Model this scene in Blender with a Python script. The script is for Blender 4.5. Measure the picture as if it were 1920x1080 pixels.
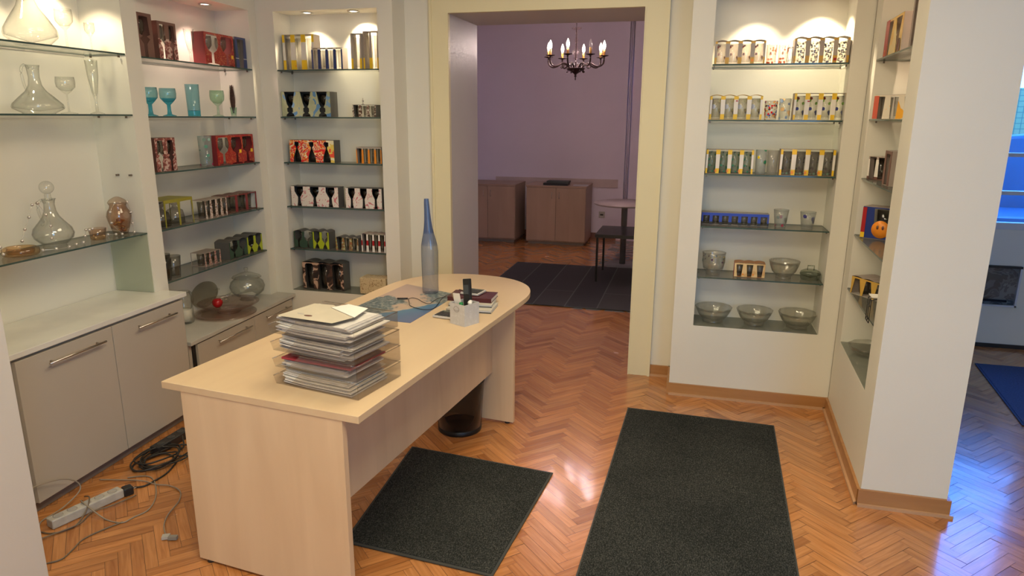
import bpy, math, random
from mathutils import Vector, Matrix
random.seed(7)
for o in list(bpy.data.objects): bpy.data.objects.remove(o)
S = bpy.context.scene
COL = S.collection
PI = math.pi

# ------------------------------------------------------------------ camera
f, pit, rol, yaw = 1286.8, .2441, .00598, .25145
cy, sy = math.cos(yaw), math.sin(yaw)
fw = Vector((-sy*math.cos(pit), cy*math.cos(pit), -math.sin(pit)))
r0 = Vector((cy, sy, 0)); u0 = r0.cross(fw)
r1 = math.cos(rol)*r0 + math.sin(rol)*u0
u1 = -math.sin(rol)*r0 + math.cos(rol)*u0
cd = bpy.data.cameras.new('camera'); cam = bpy.data.objects.new('camera', cd); COL.objects.link(cam)
cam.matrix_world = Matrix(((r1.x, u1.x, -fw.x, 0), (r1.y, u1.y, -fw.y, 0), (r1.z, u1.z, -fw.z, 1.7), (0, 0, 0, 1)))
cd.sensor_width = 36; cd.lens = 36*f/1920; cd.clip_start = .02
S.camera = cam
# ------------------------------------------------------------------ colour management, daylight
S.view_settings.view_transform = 'Standard'; S.view_settings.look = 'None'
S.view_settings.exposure = 0.0; S.view_settings.gamma = 1; S.view_settings.use_curve_mapping = False
W = bpy.data.worlds.new('world'); S.world = W; W.use_nodes = True
bgn = W.node_tree.nodes['Background']
bgn.inputs[0].default_value = (.07, .27, 1.0, 1); bgn.inputs[1].default_value = 15
S.cycles.transparent_max_bounces = 40

def lamp(kind, loc, power, col, size=.1, rot=(0, 0, 0), sizey=None, spot=None, blend=.5, parent=None):
    l = bpy.data.lights.new('lamp_light', kind); l.energy = power; l.color = col
    if kind == 'AREA':
        l.size = size
        if sizey: l.shape = 'RECTANGLE'; l.size_y = sizey
    else: l.shadow_soft_size = size
    if kind == 'SPOT': l.spot_size = spot; l.spot_blend = blend
    o = bpy.data.objects.new('lamp_light', l); COL.objects.link(o); o.location = loc; o.rotation_euler = rot
    if parent: o.parent = parent
    return o
WARM = (1, .85, .58)
# ceiling lights of the shop (above the frame) and fills added behind the camera; portal for the shop window
lamp('AREA', (-.25, .75, 2.84), 64, WARM, 1.1)
lamp('AREA', (-.75, 2.7, 2.84), 27, WARM, 1.0)
lamp('AREA', (1.9, -1.9, 1.7), 62, (.17, .50, 1), 1.8, (PI/2, 0, .15), 1.8)      # added cool fill for unseen daylight from behind right
lamp('AREA', (-.6, -1.9, 1.2), 18, (1, .85, .60), 2.2, (PI/2, 0, 0), 1.6)       # added warm fill for faces turned to the camera, no visible source
pl_ = lamp('AREA', (2.085, 5.79, 1.63), 1, (1, 1, 1), 1.27, (PI/2, 0, PI), 1.44); pl_.data.cycles.is_portal = True

# ------------------------------------------------------------------ materials
MC = {}
def nt(name):
    m = bpy.data.materials.new(name); m.use_nodes = True; MC[name] = m
    return m, m.node_tree, m.node_tree.nodes['Principled BSDF']
def N(t, kind, **kw):
    n = t.nodes.new(kind)
    for k, v in kw.items(): setattr(n, k, v)
    return n
def ramp(t, stops, interp='LINEAR'):
    n = t.nodes.new('ShaderNodeValToRGB'); cr = n.color_ramp; cr.interpolation = interp
    while len(cr.elements) < len(stops): cr.elements.new(.5)
    for e, (p, c) in zip(cr.elements, stops): e.position = p; e.color = (*c, 1)
    return n
def C(name, col, rough=.5, metal=0, spec=.5, noise=.06, scale=8, emit=0, bump=0):
    """plain surface with a little procedural unevenness"""
    if name in MC: return MC[name]
    m, t, b = nt(name)
    tc = N(t, 'ShaderNodeTexCoord'); no = N(t, 'ShaderNodeTexNoise'); no.inputs['Scale'].default_value = scale; no.inputs['Detail'].default_value = 4
    t.links.new(tc.outputs['Object'], no.inputs['Vector'])
    a = tuple(c*(1-noise) for c in col); z = tuple(min(1, c*(1+noise)) for c in col)
    r = ramp(t, [(.3, a), (.7, z)]); t.links.new(no.outputs['Fac'], r.inputs[0]); t.links.new(r.outputs[0], b.inputs['Base Color'])
    b.inputs['Roughness'].default_value = rough; b.inputs['Metallic'].default_value = metal
    b.inputs['Specular IOR Level'].default_value = spec
    if emit:
        b.inputs['Emission Color'].default_value = (*col, 1); b.inputs['Emission Strength'].default_value = emit
    if bump:
        bp = N(t, 'ShaderNodeBump'); bp.inputs['Strength'].default_value = bump; bp.inputs['Distance'].default_value = .01
        t.links.new(no.outputs['Fac'], bp.inputs['Height']); t.links.new(bp.outputs[0], b.inputs['Normal'])
    return m
def G(name, tint=(.93, .95, .94), edge=.55, gloss=.16, rough=.04, haze=0, hazecol=(.8, .85, .85)):
    """thin glass: tinted see-through that darkens at grazing angles, with a glossy coat"""
    if name in MC: return MC[name]
    tint = tuple(c**.36 for c in tint); edge = edge**.55; haze = 1-(1-haze)**.40   # per surface; a ray passes several
    m = bpy.data.materials.new(name); m.use_nodes = True; MC[name] = m; t = m.node_tree
    t.nodes.clear(); out = N(t, 'ShaderNodeOutputMaterial')
    lw = N(t, 'ShaderNodeLayerWeight'); lw.inputs[0].default_value = .5
    r = ramp(t, [(.0, tint), (.55, tuple(c*(1-(1-edge)*.25) for c in tint)), (1, tuple(c*edge for c in tint))]); t.links.new(lw.outputs['Facing'], r.inputs[0])
    tr = N(t, 'ShaderNodeBsdfTransparent'); t.links.new(r.outputs[0], tr.inputs[0])
    gl = N(t, 'ShaderNodeBsdfGlossy'); gl.inputs['Roughness'].default_value = rough
    fr = N(t, 'ShaderNodeMath', operation='POWER'); fr.inputs[1].default_value = 4; t.links.new(lw.outputs['Facing'], fr.inputs[0])
    mx = N(t, 'ShaderNodeMixShader'); sc = N(t, 'ShaderNodeMath', operation='MULTIPLY_ADD'); sc.inputs[1].default_value = .45; sc.inputs[2].default_value = .035+gloss*.06
    t.links.new(fr.outputs[0], sc.inputs[0]); t.links.new(sc.outputs[0], mx.inputs[0])
    last = tr.outputs[0]
    if haze:
        df = N(t, 'ShaderNodeBsdfDiffuse'); df.inputs[0].default_value = (*hazecol, 1)
        tl = N(t, 'ShaderNodeBsdfTranslucent'); tl.inputs[0].default_value = (*hazecol, 1)
        ad = N(t, 'ShaderNodeMixShader'); t.links.new(df.outputs[0], ad.inputs[1]); t.links.new(tl.outputs[0], ad.inputs[2])
        h = N(t, 'ShaderNodeMixShader'); h.inputs[0].default_value = haze
        t.links.new(last, h.inputs[1]); t.links.new(ad.outputs[0], h.inputs[2]); last = h.outputs[0]
    t.links.new(last, mx.inputs[1]); t.links.new(gl.outputs[0], mx.inputs[2]); t.links.new(mx.outputs[0], out.inputs[0])
    return m
def PR(name, cols, scale=30, rough=.45, kind='noise', stretch=(1, 1, 1), dist=0.0):
    """printed card: hard-edged patches of several colours"""
    if name in MC: return MC[name]
    m, t, b = nt(name); tc = N(t, 'ShaderNodeTexCoord'); mp = N(t, 'ShaderNodeMapping'); mp.inputs['Scale'].default_value = stretch
    t.links.new(tc.outputs['Object'], mp.inputs[0])
    if kind == 'noise':
        no = N(t, 'ShaderNodeTexNoise'); no.inputs['Detail'].default_value = 2; no.inputs['Distortion'].default_value = dist; o = 'Fac'
        lo, hi = .34, .66
    else:
        no = N(t, 'ShaderNodeTexVoronoi'); o = 'Distance'; lo, hi = 0.0, .75
    no.inputs['Scale'].default_value = scale; t.links.new(mp.outputs[0], no.inputs['Vector'])
    n = len(cols); r = ramp(t, [((0 if i == 0 else lo+(hi-lo)*i/n), c) for i, c in enumerate(cols)], 'CONSTANT')
    t.links.new(no.outputs[o], r.inputs[0]); t.links.new(r.outputs[0], b.inputs['Base Color']); b.inputs['Roughness'].default_value = rough
    return m
def DG(name, cols, scale=28, tint=(.9, .93, .93), thr=.28, haze=.25):
    """glass printed with coloured dots or petals"""
    if name in MC: return MC[name]
    m = G(name, tint, .55, .16, .05, haze); t = m.node_tree
    out = [n for n in t.nodes if n.type == 'OUTPUT_MATERIAL'][0]; prev = out.inputs[0].links[0].from_socket
    tc = N(t, 'ShaderNodeTexCoord'); v = N(t, 'ShaderNodeTexVoronoi'); v.inputs['Scale'].default_value = scale
    t.links.new(tc.outputs['Object'], v.inputs['Vector'])
    sp = N(t, 'ShaderNodeSeparateColor'); t.links.new(v.outputs['Color'], sp.inputs[0])
    n = len(cols); r = ramp(t, [(i/n, c) for i, c in enumerate(cols)], 'CONSTANT'); t.links.new(sp.outputs[0], r.inputs[0])
    df = N(t, 'ShaderNodeBsdfDiffuse'); t.links.new(r.outputs[0], df.inputs[0])
    lt = N(t, 'ShaderNodeMath', operation='LESS_THAN'); lt.inputs[1].default_value = thr; t.links.new(v.outputs['Distance'], lt.inputs[0])
    mx = N(t, 'ShaderNodeMixShader'); t.links.new(lt.outputs[0], mx.inputs[0]); t.links.new(prev, mx.inputs[1]); t.links.new(df.outputs[0], mx.inputs[2])
    t.links.new(mx.outputs[0], out.inputs[0]); return m

def wall_mat(name, col, rough=.55):
    m, t, b = nt(name); tc = N(t, 'ShaderNodeTexCoord')
    n1 = N(t, 'ShaderNodeTexNoise'); n1.inputs['Scale'].default_value = 1.3; n1.inputs['Detail'].default_value = 5
    n2 = N(t, 'ShaderNodeTexNoise'); n2.inputs['Scale'].default_value = 60; n2.inputs['Detail'].default_value = 3
    t.links.new(tc.outputs['Object'], n1.inputs[0]); t.links.new(tc.outputs['Object'], n2.inputs[0])
    r = ramp(t, [(.3, tuple(c*.97 for c in col)), (.7, tuple(min(1, c*1.02) for c in col))]); t.links.new(n1.outputs['Fac'], r.inputs[0])
    t.links.new(r.outputs[0], b.inputs['Base Color']); b.inputs['Roughness'].default_value = rough; b.inputs['Specular IOR Level'].default_value = .25
    bp = N(t, 'ShaderNodeBump'); bp.inputs['Strength'].default_value = .12; bp.inputs['Distance'].default_value = .003
    t.links.new(n2.outputs['Fac'], bp.inputs['Height']); t.links.new(bp.outputs[0], b.inputs['Normal']); return m
WALL = wall_mat('painted_wall', (.77, .745, .65))
LILAC = wall_mat('lilac_wall', (.76, .69, .78))
ENAMEL = wall_mat('cream_enamel', (.80, .72, .47), .35)
CEIL = wall_mat('ceiling_paint', (.8, .78, .74))

def wood(name, base, dark, su=1.2, sv=22, rough=.4, axis='OBJ', contrast=1.0, random_isl=False):
    m, t, b = nt(name); tc = N(t, 'ShaderNodeTexCoord'); mp = N(t, 'ShaderNodeMapping')
    mp.inputs['Scale'].default_value = (sv, sv, su) if axis == 'OBJ' else ((su, sv, sv) if axis in ('X', 'UV') else (sv, su, sv))
    t.links.new(tc.outputs['UV' if axis == 'UV' else 'Object'], mp.inputs[0])
    src = mp.outputs[0]
    if random_isl:
        ge = N(t, 'ShaderNodeNewGeometry'); cmb = N(t, 'ShaderNodeVectorMath', operation='ADD'); mul = N(t, 'ShaderNodeMath', operation='MULTIPLY'); mul.inputs[1].default_value = 97
        t.links.new(ge.outputs['Random Per Island'], mul.inputs[0]); t.links.new(src, cmb.inputs[0]); t.links.new(mul.outputs[0], cmb.inputs[1]); src = cmb.outputs[0]
    no = N(t, 'ShaderNodeTexNoise'); no.inputs['Scale'].default_value = 1; no.inputs['Detail'].default_value = 5; no.inputs['Distortion'].default_value = .6
    t.links.new(src, no.inputs['Vector'])
    r = ramp(t, [(.28, dark), (.72, base)]); t.links.new(no.outputs['Fac'], r.inputs[0]); out = r.outputs[0]
    if random_isl:
        hr = ramp(t, [(0, (.66, .57, .50)), (.12, (.84, .78, .72)), (.6, (1, 1, 1)), (1, (1.13, 1.09, 1.02))]); t.links.new(ge.outputs['Random Per Island'], hr.inputs[0])
        mx = N(t, 'ShaderNodeMix', data_type='RGBA', blend_type='MULTIPLY'); mx.inputs[0].default_value = 1
        t.links.new(out, mx.inputs[6]); t.links.new(hr.outputs[0], mx.inputs[7]); out = mx.outputs[2]
    t.links.new(out, b.inputs['Base Color']); b.inputs['Roughness'].default_value = rough
    return m, t, b
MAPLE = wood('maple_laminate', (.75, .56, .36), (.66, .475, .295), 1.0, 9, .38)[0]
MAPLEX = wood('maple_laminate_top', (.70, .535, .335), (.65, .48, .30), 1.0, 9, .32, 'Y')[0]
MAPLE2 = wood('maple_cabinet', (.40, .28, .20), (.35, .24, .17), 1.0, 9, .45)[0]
SKIRT = wood('brown_skirting', (.46, .23, .085), (.36, .165, .055), 1.5, 18, .3, 'X')[0]
PARQ, pt, pb = wood('oak_parquet', (.59, .265, .092), (.40, .16, .048), 5, 70, .3, 'UV', random_isl=True)
rn = N(pt, 'ShaderNodeTexNoise'); rn.inputs['Scale'].default_value = 5; rn.inputs['Detail'].default_value = 5; tcn = N(pt, 'ShaderNodeTexCoord')
pt.links.new(tcn.outputs['Object'], rn.inputs['Vector'])
rr = N(pt, 'ShaderNodeMapRange'); rr.inputs[3].default_value = .16; rr.inputs[4].default_value = .32
pb.inputs['Coat Weight'].default_value = .5; pb.inputs['Coat Roughness'].default_value = .10
pt.links.new(rn.outputs['Fac'], rr.inputs[0]); pt.links.new(rr.outputs[0], pb.inputs['Roughness'])
GAP = C('parquet_gap', (.10, .05, .025), .8)

GREY_CAB = C('grey_laminate', (.47, .42, .35), .4, noise=.03, scale=2)
COUNTER = C('light_counter', (.72, .70, .64), .28, noise=.08, scale=4)
COUNTER2 = C('dusty_counter', (.50, .48, .43), .3, noise=.12, scale=4)
STEEL = C('brushed_steel', (.55, .50, .45), .3, 1)
DARKPLINTH = C('dark_plinth', (.22, .19, .16), .5)
BLACK = C('black_plastic', (.018, .018, .02), .35)
BLACKM = C('black_metal', (.012, .011, .012), .4, .3)
WHITEPL = C('white_plastic', (.46, .44, .40), .4, noise=.12, scale=30)
PAPER = C('white_paper', (.80, .78, .73), .8, noise=.04)
EDGE = C('shelf_glass_edge', (.045, .085, .075), .15)
SHELF = G('shelf_glass', (.80, .88, .85), .6, .3, .08, .30, (.50, .53, .50))
SHELFTOP = G('shelf_glass_dusty_shaded', (.62, .66, .62), .7, .3, .12, .45, (.36, .36, .33))  # dust, plus the shade of the lower shelves put into the tint
CLEAR = G('clear_glass', (.93, .95, .93), .55, .6)
BOXGL = G('packed_glass', (.78, .79, .77), .5, .6)
CARD = C('brown_card', (.33, .27, .23), .6, noise=.06)
CARDI = C('card_inside', (.42, .37, .32), .7)
PEG = C('shelf_peg', (.20, .16, .13), .35, .7)

# ------------------------------------------------------------------ mesh builder
class MB:
    def __init__(s): s.v = []; s.f = []; s.mi = []; s.sm = []; s.ms = []; s.uv = []
    def m(s, mat):
        if mat not in s.ms: s.ms.append(mat)
        return s.ms.index(mat)
    def face(s, idx, mat, smooth=False): s.f.append(idx); s.mi.append(s.m(mat)); s.sm.append(smooth)
    def box(s, x0, x1, y0, y1, z0, z1, mat, rot=0, piv=None):
        b = len(s.v); P = [(x0, y0, z0), (x1, y0, z0), (x1, y1, z0), (x0, y1, z0), (x0, y0, z1), (x1, y0, z1), (x1, y1, z1), (x0, y1, z1)]
        if rot:
            px, py = piv if piv else ((x0+x1)/2, (y0+y1)/2); c, q = math.cos(rot), math.sin(rot)
            P = [(px+(x-px)*c-(y-py)*q, py+(x-px)*q+(y-py)*c, z) for x, y, z in P]
        s.v += P
        for q in ((3, 2, 1, 0), (4, 5, 6, 7), (0, 1, 5, 4), (1, 2, 6, 5), (2, 3, 7, 6), (3, 0, 4, 7)): s.face([b+i for i in q], mat)
        return s
    def hexa(s, P, mat):
        b = len(s.v); s.v += P
        for q in ((3, 2, 1, 0), (4, 5, 6, 7), (0, 1, 5, 4), (1, 2, 6, 5), (2, 3, 7, 6), (3, 0, 4, 7)): s.face([b+i for i in q], mat)
        return s
    def prism(s, pts, z0, z1, mat, side=None, smooth=False):
        b = len(s.v); n = len(pts); s.v += [(x, y, z0) for x, y in pts]+[(x, y, z1) for x, y in pts]
        s.face([b+i for i in range(n)][::-1], mat); s.face([b+n+i for i in range(n)], mat)
        for i in range(n): s.face([b+i, b+(i+1) % n, b+n+(i+1) % n, b+n+i], side or mat, smooth)
        return s
    def prismy(s, pts, y0, y1, mat, side=None):   # outline in x,z pushed along y
        b = len(s.v); n = len(pts); s.v += [(x, y0, z) for x, z in pts]+[(x, y1, z) for x, z in pts]
        s.face([b+i for i in range(n)], mat); s.face([b+n+i for i in range(n)][::-1], mat)
        for i in range(n): s.face([b+(i+1) % n, b+i, b+n+i, b+n+(i+1) % n], side or mat)
        return s
    def lathe(s, prof, mat, x=0, y=0, z=0, n=24, sx=1, sy=1, lean=None, mats=None):
        b = len(s.v)
        for k, (r, h) in enumerate(prof):
            lx, ly = lean(h) if lean else (0, 0)
            for i in range(n):
                a = 2*PI*i/n; s.v.append((x+lx+r*sx*math.cos(a), y+ly+r*sy*math.sin(a), z+h))
        for k in range(len(prof)-1):
            for i in range(n):
                j = (i+1) % n; s.face([b+k*n+i, b+k*n+j, b+(k+1)*n+j, b+(k+1)*n+i], mats[k] if mats else mat, True)
        for k, rev in ((0, True), (len(prof)-1, False)):
            if prof[k][0] > 1e-4:
                q = [b+k*n+i for i in range(n)]; 
                if k == 0 or (len(prof) > 1 and mats is None and getattr(s, 'capend', False)): s.face(q[::-1] if rev else q, mat)
        return s
    def tube(s, pts, r, mat, n=8, closed=False, rad=None):
        P = [Vector(p) for p in pts]; b = len(s.v); m = len(P); up = Vector((0, 0, 1))
        for k, p in enumerate(P):
            a = P[(k-1) % m] if (k or closed) else P[k]; c = P[(k+1) % m] if (k < m-1 or closed) else P[k]
            d = (c-a).normalized() if (c-a).length else up
            w = d.cross(up); w = d.cross(Vector((1, 0, 0))) if w.length < .05 else w
            w.normalize(); q = w.cross(d); rk = rad[k] if rad else r
            for i in range(n):
                t = 2*PI*i/n; s.v.append(tuple(p+w*rk*math.cos(t)+q*rk*math.sin(t)))
        for k in range(m if closed else m-1):
            for i in range(n):
                j = (i+1) % n; k2 = (k+1) % m
                s.face([b+k*n+i, b+k*n+j, b+k2*n+j, b+k2*n+i], mat, True)
        if not closed:
            s.face([b+i for i in range(n)][::-1], mat); s.face([b+(m-1)*n+i for i in range(n)], mat)
        return s
    def sphere(s, c, r, mat, n=10, sz=1):
        pr = [(r*math.sin(PI*k/n), -r*sz*math.cos(PI*k/n)) for k in range(n+1)]
        return s.lathe(pr, mat, c[0], c[1], c[2], n*2)
    def build(s, name, parent=None, bevel=0, loc=None, rotz=0, mat4=None):
        me = bpy.data.meshes.new(name); me.from_pydata([tuple(v) for v in s.v], [], s.f)
        for m in s.ms: me.materials.append(m)
        me.polygons.foreach_set('material_index', s.mi); me.polygons.foreach_set('use_smooth', s.sm); me.update()
        o = bpy.data.objects.new(name, me); COL.objects.link(o)
        if parent: o.parent = parent
        if mat4 is not None: o.matrix_world = mat4
        if loc: o.location = loc
        if rotz: o.rotation_euler.z = rotz
        if bevel:
            md = o.modifiers.new('bevel', 'BEVEL'); md.width = bevel; md.segments = 2; md.limit_method = 'ANGLE'
        return o
def tag(o, label, cat, group=None, kind=None):
    o['label'] = label; o['category'] = cat
    if group: o['group'] = group
    if kind: o['kind'] = kind
    return o
def thing(name, label, cat, M=None, loc=None, rz=0, group=None):
    o = bpy.data.objects.new(name, None); COL.objects.link(o); o.empty_display_size = .05
    if M is not None: o.matrix_world = M
    if loc: o.location = loc; o.rotation_euler.z = rz
    return tag(o, label, cat, group)
def struct(o): o['kind'] = 'structure'; return o
def spline(pts, n=6):
    P = [Vector(p) for p in pts]; out = []
    for i in range(len(P)-1):
        a = P[max(i-1, 0)]; b = P[i]; c = P[i+1]; d = P[min(i+2, len(P)-1)]
        for k in range(n):
            t = k/n; out.append(.5*((2*b)+(c-a)*t+(2*a-5*b+4*c-d)*t*t+(3*b-a-3*c+d)*t**3))
    out.append(P[-1]); return out

# wall frames: local x along the wall (to the right as one faces it), y into the wall, z up
def frame(ox, oy, dx, dy): return Matrix(((dx, -dy, 0, ox), (dy, dx, 0, oy), (0, 0, 1, 0), (0, 0, 0, 1)))
F = {'N1': frame(-2.7978, 2.1018, -.04, .9992), 'N2': frame(-2.8413, 3.1879, -.04, .9992), 'N3': frame(-2.753, 4.30, 1, 0),
     'N5': frame(.0745, 4.20, 1, 0), 'N6': frame(.8786, 4.0302, -.045, -.999)}
SH = {'N1': {1: 2.003, 2: 1.702, 4: 1.079, 0: .745}, 'N2': {1: 2.0, 2: 1.693, 3: 1.39, 4: 1.074, 5: .775, 0: .445},
      'N3': {1: 2.0, 2: 1.693, 3: 1.386, 4: 1.08, 5: .777, 0: .475}, 'N5': {1: 1.995, 2: 1.692, 3: 1.386, 4: 1.078, 5: .77, 0: .466},
      'N6': {1: 1.995, 2: 1.70, 3: 1.397, 4: 1.095, 5: .797, 0: .485}}
def at(nc, x, y, z, rz=0): return F[nc] @ Matrix.Translation((x, y, z)) @ Matrix.Rotation(rz, 4, 'Z')

# ------------------------------------------------------------------ structure
CH = 2.9
def niche_wall(name, M, u0, u1, z1, holes, depth, back_to, mat=WALL):
    """a wall face with recessed niches; holes = (ua, ub, za, zb)"""
    b = MB(); b_ = lambda a, c, d, e: None
    def quad(p, flip=False):
        i = len(b.v); b.v += p; q = [i, i+1, i+2, i+3]; b.face(q[::-1] if flip else q, mat)
    us = sorted({u0, u1, *[h[0] for h in holes], *[h[1] for h in holes]}); 
    for a, c in zip(us[:-1], us[1:]):
        hs = [h for h in holes if h[0] <= a+1e-6 and h[1] >= c-1e-6]
        if not hs: quad([(a, 0, 0), (c, 0, 0), (c, 0, z1), (a, 0, z1)])
        else:
            h = hs[0]
            if h[2] > 0: quad([(a, 0, 0), (c, 0, 0), (c, 0, h[2]), (a, 0, h[2])])
            quad([(a, 0, h[3]), (c, 0, h[3]), (c, 0, z1), (a, 0, z1)])
    for ua, ub, za, zb in holes:
        quad([(ua, depth, za), (ub, depth, za), (ub, depth, zb), (ua, depth, zb)])
        quad([(ua, 0, za), (ua, depth, za), (ua, depth, zb), (ua, 0, zb)])
        quad([(ub, depth, za), (ub, 0, za), (ub, 0, zb), (ub, depth, zb)])
        quad([(ua, 0, za), (ub, 0, za), (ub, depth, za), (ua, depth, za)])
        quad([(ua, depth, zb), (ub, depth, zb), (ub, 0, zb), (ua, 0, zb)])
    # sides, back and top so the wall is a solid
    quad([(u0, back_to, 0), (u0, 0, 0), (u0, 0, z1), (u0, back_to, z1)])
    quad([(u1, 0, 0), (u1, back_to, 0), (u1, back_to, z1), (u1, 0, z1)])
    quad([(u1, back_to, 0), (u0, back_to, 0), (u0, back_to, z1), (u1, back_to, z1)])
    quad([(u0, 0, z1), (u1, 0, z1), (u1, back_to, z1), (u0, back_to, z1)])
    return struct(b.build(name, mat4=M))
niche_wall('wall_left', F['N1'], -1.2, 2.201, CH, [(-.10, .978, .72, 2.40), (1.088, 2.116, .42, 2.37)], .25, .5)
niche_wall('wall_back_left', frame(-2.885, 4.30, 1, 0), 0, .985, CH, [(.132, .880, .470, 2.37)], .215, .29)
niche_wall('wall_back_right', frame(-.048, 4.20, 1, 0), 0, .934, CH, [(.1225, .838, .461, 2.37)], .24, .34)
niche_wall('wall_right', frame(.886, 4.192, -.045, -.999), 0, 1.068, CH, [(.160, .906, .480, 2.40)], .25, .30)
# doorway wall
b = MB()
b.box(-2.90, -1.59, 4.5, 5.1, 0, CH, WALL); b.box(-.325, 1.186, 4.5, 5.1, 0, CH, WALL); b.box(-1.59, -.325, 4.5, 5.1, 2.355, CH, WALL)
struct(b.build('wall_back'))
b = MB()   # door lining and casing in cream enamel
for (x0, x1, z0, z1) in ((-1.700, -1.592, 0, 2.465), (-.325, -.185, 0, 2.465), (-1.592, -.325, 2.355, 2.465)):
    b.box(x0, x1, 4.472, 4.4995, z0, z1, ENAMEL)
b.box(-1.715, -1.700, 4.462, 4.4995, 0, 2.480, ENAMEL); b.box(-.200, -.183, 4.462, 4.4995, 0, 2.480, ENAMEL); b.box(-1.715, -.183, 4.462, 4.4995, 2.465, 2.482, ENAMEL)
b.box(-1.592, -1.586, 4.466, 4.50, 0, 2.355, ENAMEL); b.box(-.331, -.325, 4.466, 4.50, 0, 2.355, ENAMEL); b.box(-1.586, -.331, 4.466, 4.50, 2.349, 2.355, ENAMEL)
struct(b.build('door_1'))
LIN = wall_mat('grey_lining', (.60, .58, .56), .4)
b = MB(); b.box(-1.5995, -1.5895, 4.5005, 5.11, 0, 2.3545, LIN); b.box(-1.60, -.32, 4.5005, 5.11, 2.3555-.006, 2.3545, LIN); struct(b.build('trim_1'))
# rest of the shell
b = MB(); b.box(1.16, 1.186, 3.118, 5.8, 0, CH, WALL); b.box(.838, 1.186, 3.10, 3.126, 0, CH, WALL); struct(b.build('wall_pillar'))
struct(MB().box(-4.2, -2.19, -1.99, 1.70, 0, CH, wall_mat('darkened_wall', (.58, .56, .53))).build('wall_front_left'))  # wall paint darkened to stand in for its dimmer light
struct(MB().box(-4.2, 4.4, -2.1, -2.0, 0, CH, WALL).build('wall_front'))
struct(MB().box(-4.3, -4.2, -2.1, 10.1, 0, 3.1, LILAC).build('wall_side_left'))
struct(MB().box(4.3, 4.4, -2.0, 6.0, 0, CH, WALL).build('wall_side_right'))
b = MB(); WX0, WX1, WZ0, WZ1 = 1.45, 2.72, .91, 2.35
b.box(1.186, WX0, 5.8, 6.0, 0, CH, WALL); b.box(WX1, 4.4, 5.8, 6.0, 0, CH, WALL); b.box(WX0, WX1, 5.8, 6.0, 0, WZ0, WALL); b.box(WX0, WX1, 5.8, 6.0, WZ1, CH, WALL)
struct(b.build('wall_window'))
struct(MB().box(-4.2, .5, 9.85, 10.0, 0, 3.1, LILAC).build('wall_rear'))
struct(MB().box(.4, .5, 5.1, 9.85, 0, 3.1, LILAC).build('wall_rear_right'))
struct(MB().box(-4.2, .5, 5.1, 5.14, 2.36, 3.1, LILAC).build('wall_rear_near'))
struct(MB().box(-4.2, -2.0, 5.1, 5.14, 0, 2.36, LILAC).build('wall_rear_corner'))
b = MB(); b.box(-4.3, 4.4, -2.1, 6.0, CH, CH+.1, CEIL); struct(b.build('ceiling'))
struct(MB().box(-4.3, .5, 5.1, 10, 3.1, 3.2, LILAC).build('ceiling_rear'))
# herringbone floor
b = MB(); L, Wd, g = .27, .045, .0007; rt = random.Random(3)
uvs = []; c45 = math.sqrt(.5)
def inside(x, y):
    return (-3.3 < x < 3.6 and -.3 < y < 5.3) or (-4.2 < x < .5 and 5.1 < y < 9.9) or (1.1 < x < 3.6 and 5.0 < y < 5.9)
b.box(-4.3, 4.4, -2.1, 10.0, -.06, -.0015, GAP); uvs += [(0, 0)]*24
for m_ in range(-20, 24):
    for k in range(-90, 210):
        for typ in (0, 1):
            if typ == 0: x0, y0, x1, y1 = k*Wd, k*Wd, k*Wd+L, k*Wd+Wd
            else: x0, y0, x1, y1 = k*Wd+L, k*Wd+Wd-L, k*Wd+L+Wd, k*Wd+Wd
            x0 += m_*L; x1 += m_*L; y0 -= m_*L; y1 -= m_*L
            cx, cy_ = (x0+x1)/2, (y0+y1)/2; X, Y = (cx-cy_)*c45+.01, (cx+cy_)*c45
            if not inside(X, Y): continue
            tx, ty = rt.gauss(0, .003), rt.gauss(0, .003); i = len(b.v)
            for (px, py) in ((x0+g, y0+g), (x1-g, y0+g), (x1-g, y1-g), (x0+g, y1-g)):
                b.v.append(((px-py)*c45+.01, (px+py)*c45, tx*(px-cx)+ty*(py-cy_)))
            b.face([i, i+1, i+2, i+3], PARQ)
            q = rt.random()*7
            uvs += [(q, 0), (q+L, 0), (q+L, Wd), (q, Wd)] if typ == 0 else [(q, 0), (q, Wd), (q+L, Wd), (q+L, 0)]
fl = struct(b.build('floor')); ul = fl.data.uv_layers.new(name='UVMap'); ul.data.foreach_set('uv', [c for p in uvs for c in p])
# skirting boards
QR = C('skirting_bead', (.55, .33, .18), .3)
def skirt(name, pts, h=.075, t=.014):
    b = MB()
    for (a, c) in zip(pts[:-1], pts[1:]):
        a = Vector(a); c = Vector(c); d = (c-a).normalized(); n = Vector((d.y, -d.x))
        for (tt, z0, z1, mt) in ((t, 0, h, SKIRT), (t+.012, 0, .014, QR)):
            P = [a, c+d*tt*0, c+n*tt+d*tt, a+n*tt-d*0]
            b.hexa([(p.x, p.y, z0) for p in P[::-1]]+[(p.x, p.y, z1) for p in P[::-1]], mt)
    return struct(b.build(name))
skirt('baseboard_back', [(-.183, 4.4995), (-.049, 4.4995)])
skirt('baseboard_niche', [(-.0485, 4.1995), (.886, 4.1995)])
struct(MB().box(-.062, -.0485, 4.186, 4.4995, 0, .075, SKIRT).build('baseboard_return'))
skirt('baseboard_right', [(.8855, 4.185), (.8385, 3.112)], .075)
skirt('baseboard_pillar', [(.826, 3.0995), (1.186, 3.0995)], .08)
struct(MB().box(1.187, 1.200, 3.09, 5.8, 0, .08, SKIRT).build('baseboard_side'))
struct(MB().box(-4.2, .4, 9.835, 9.85, 0, .08, C('rear_skirting', (.20, .09, .07), .4)).build('baseboard_rear'))
struct(MB().box(1.2, 4.3, 5.787, 5.7995, 0, .03, BLACK).build('baseboard_window'))
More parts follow.
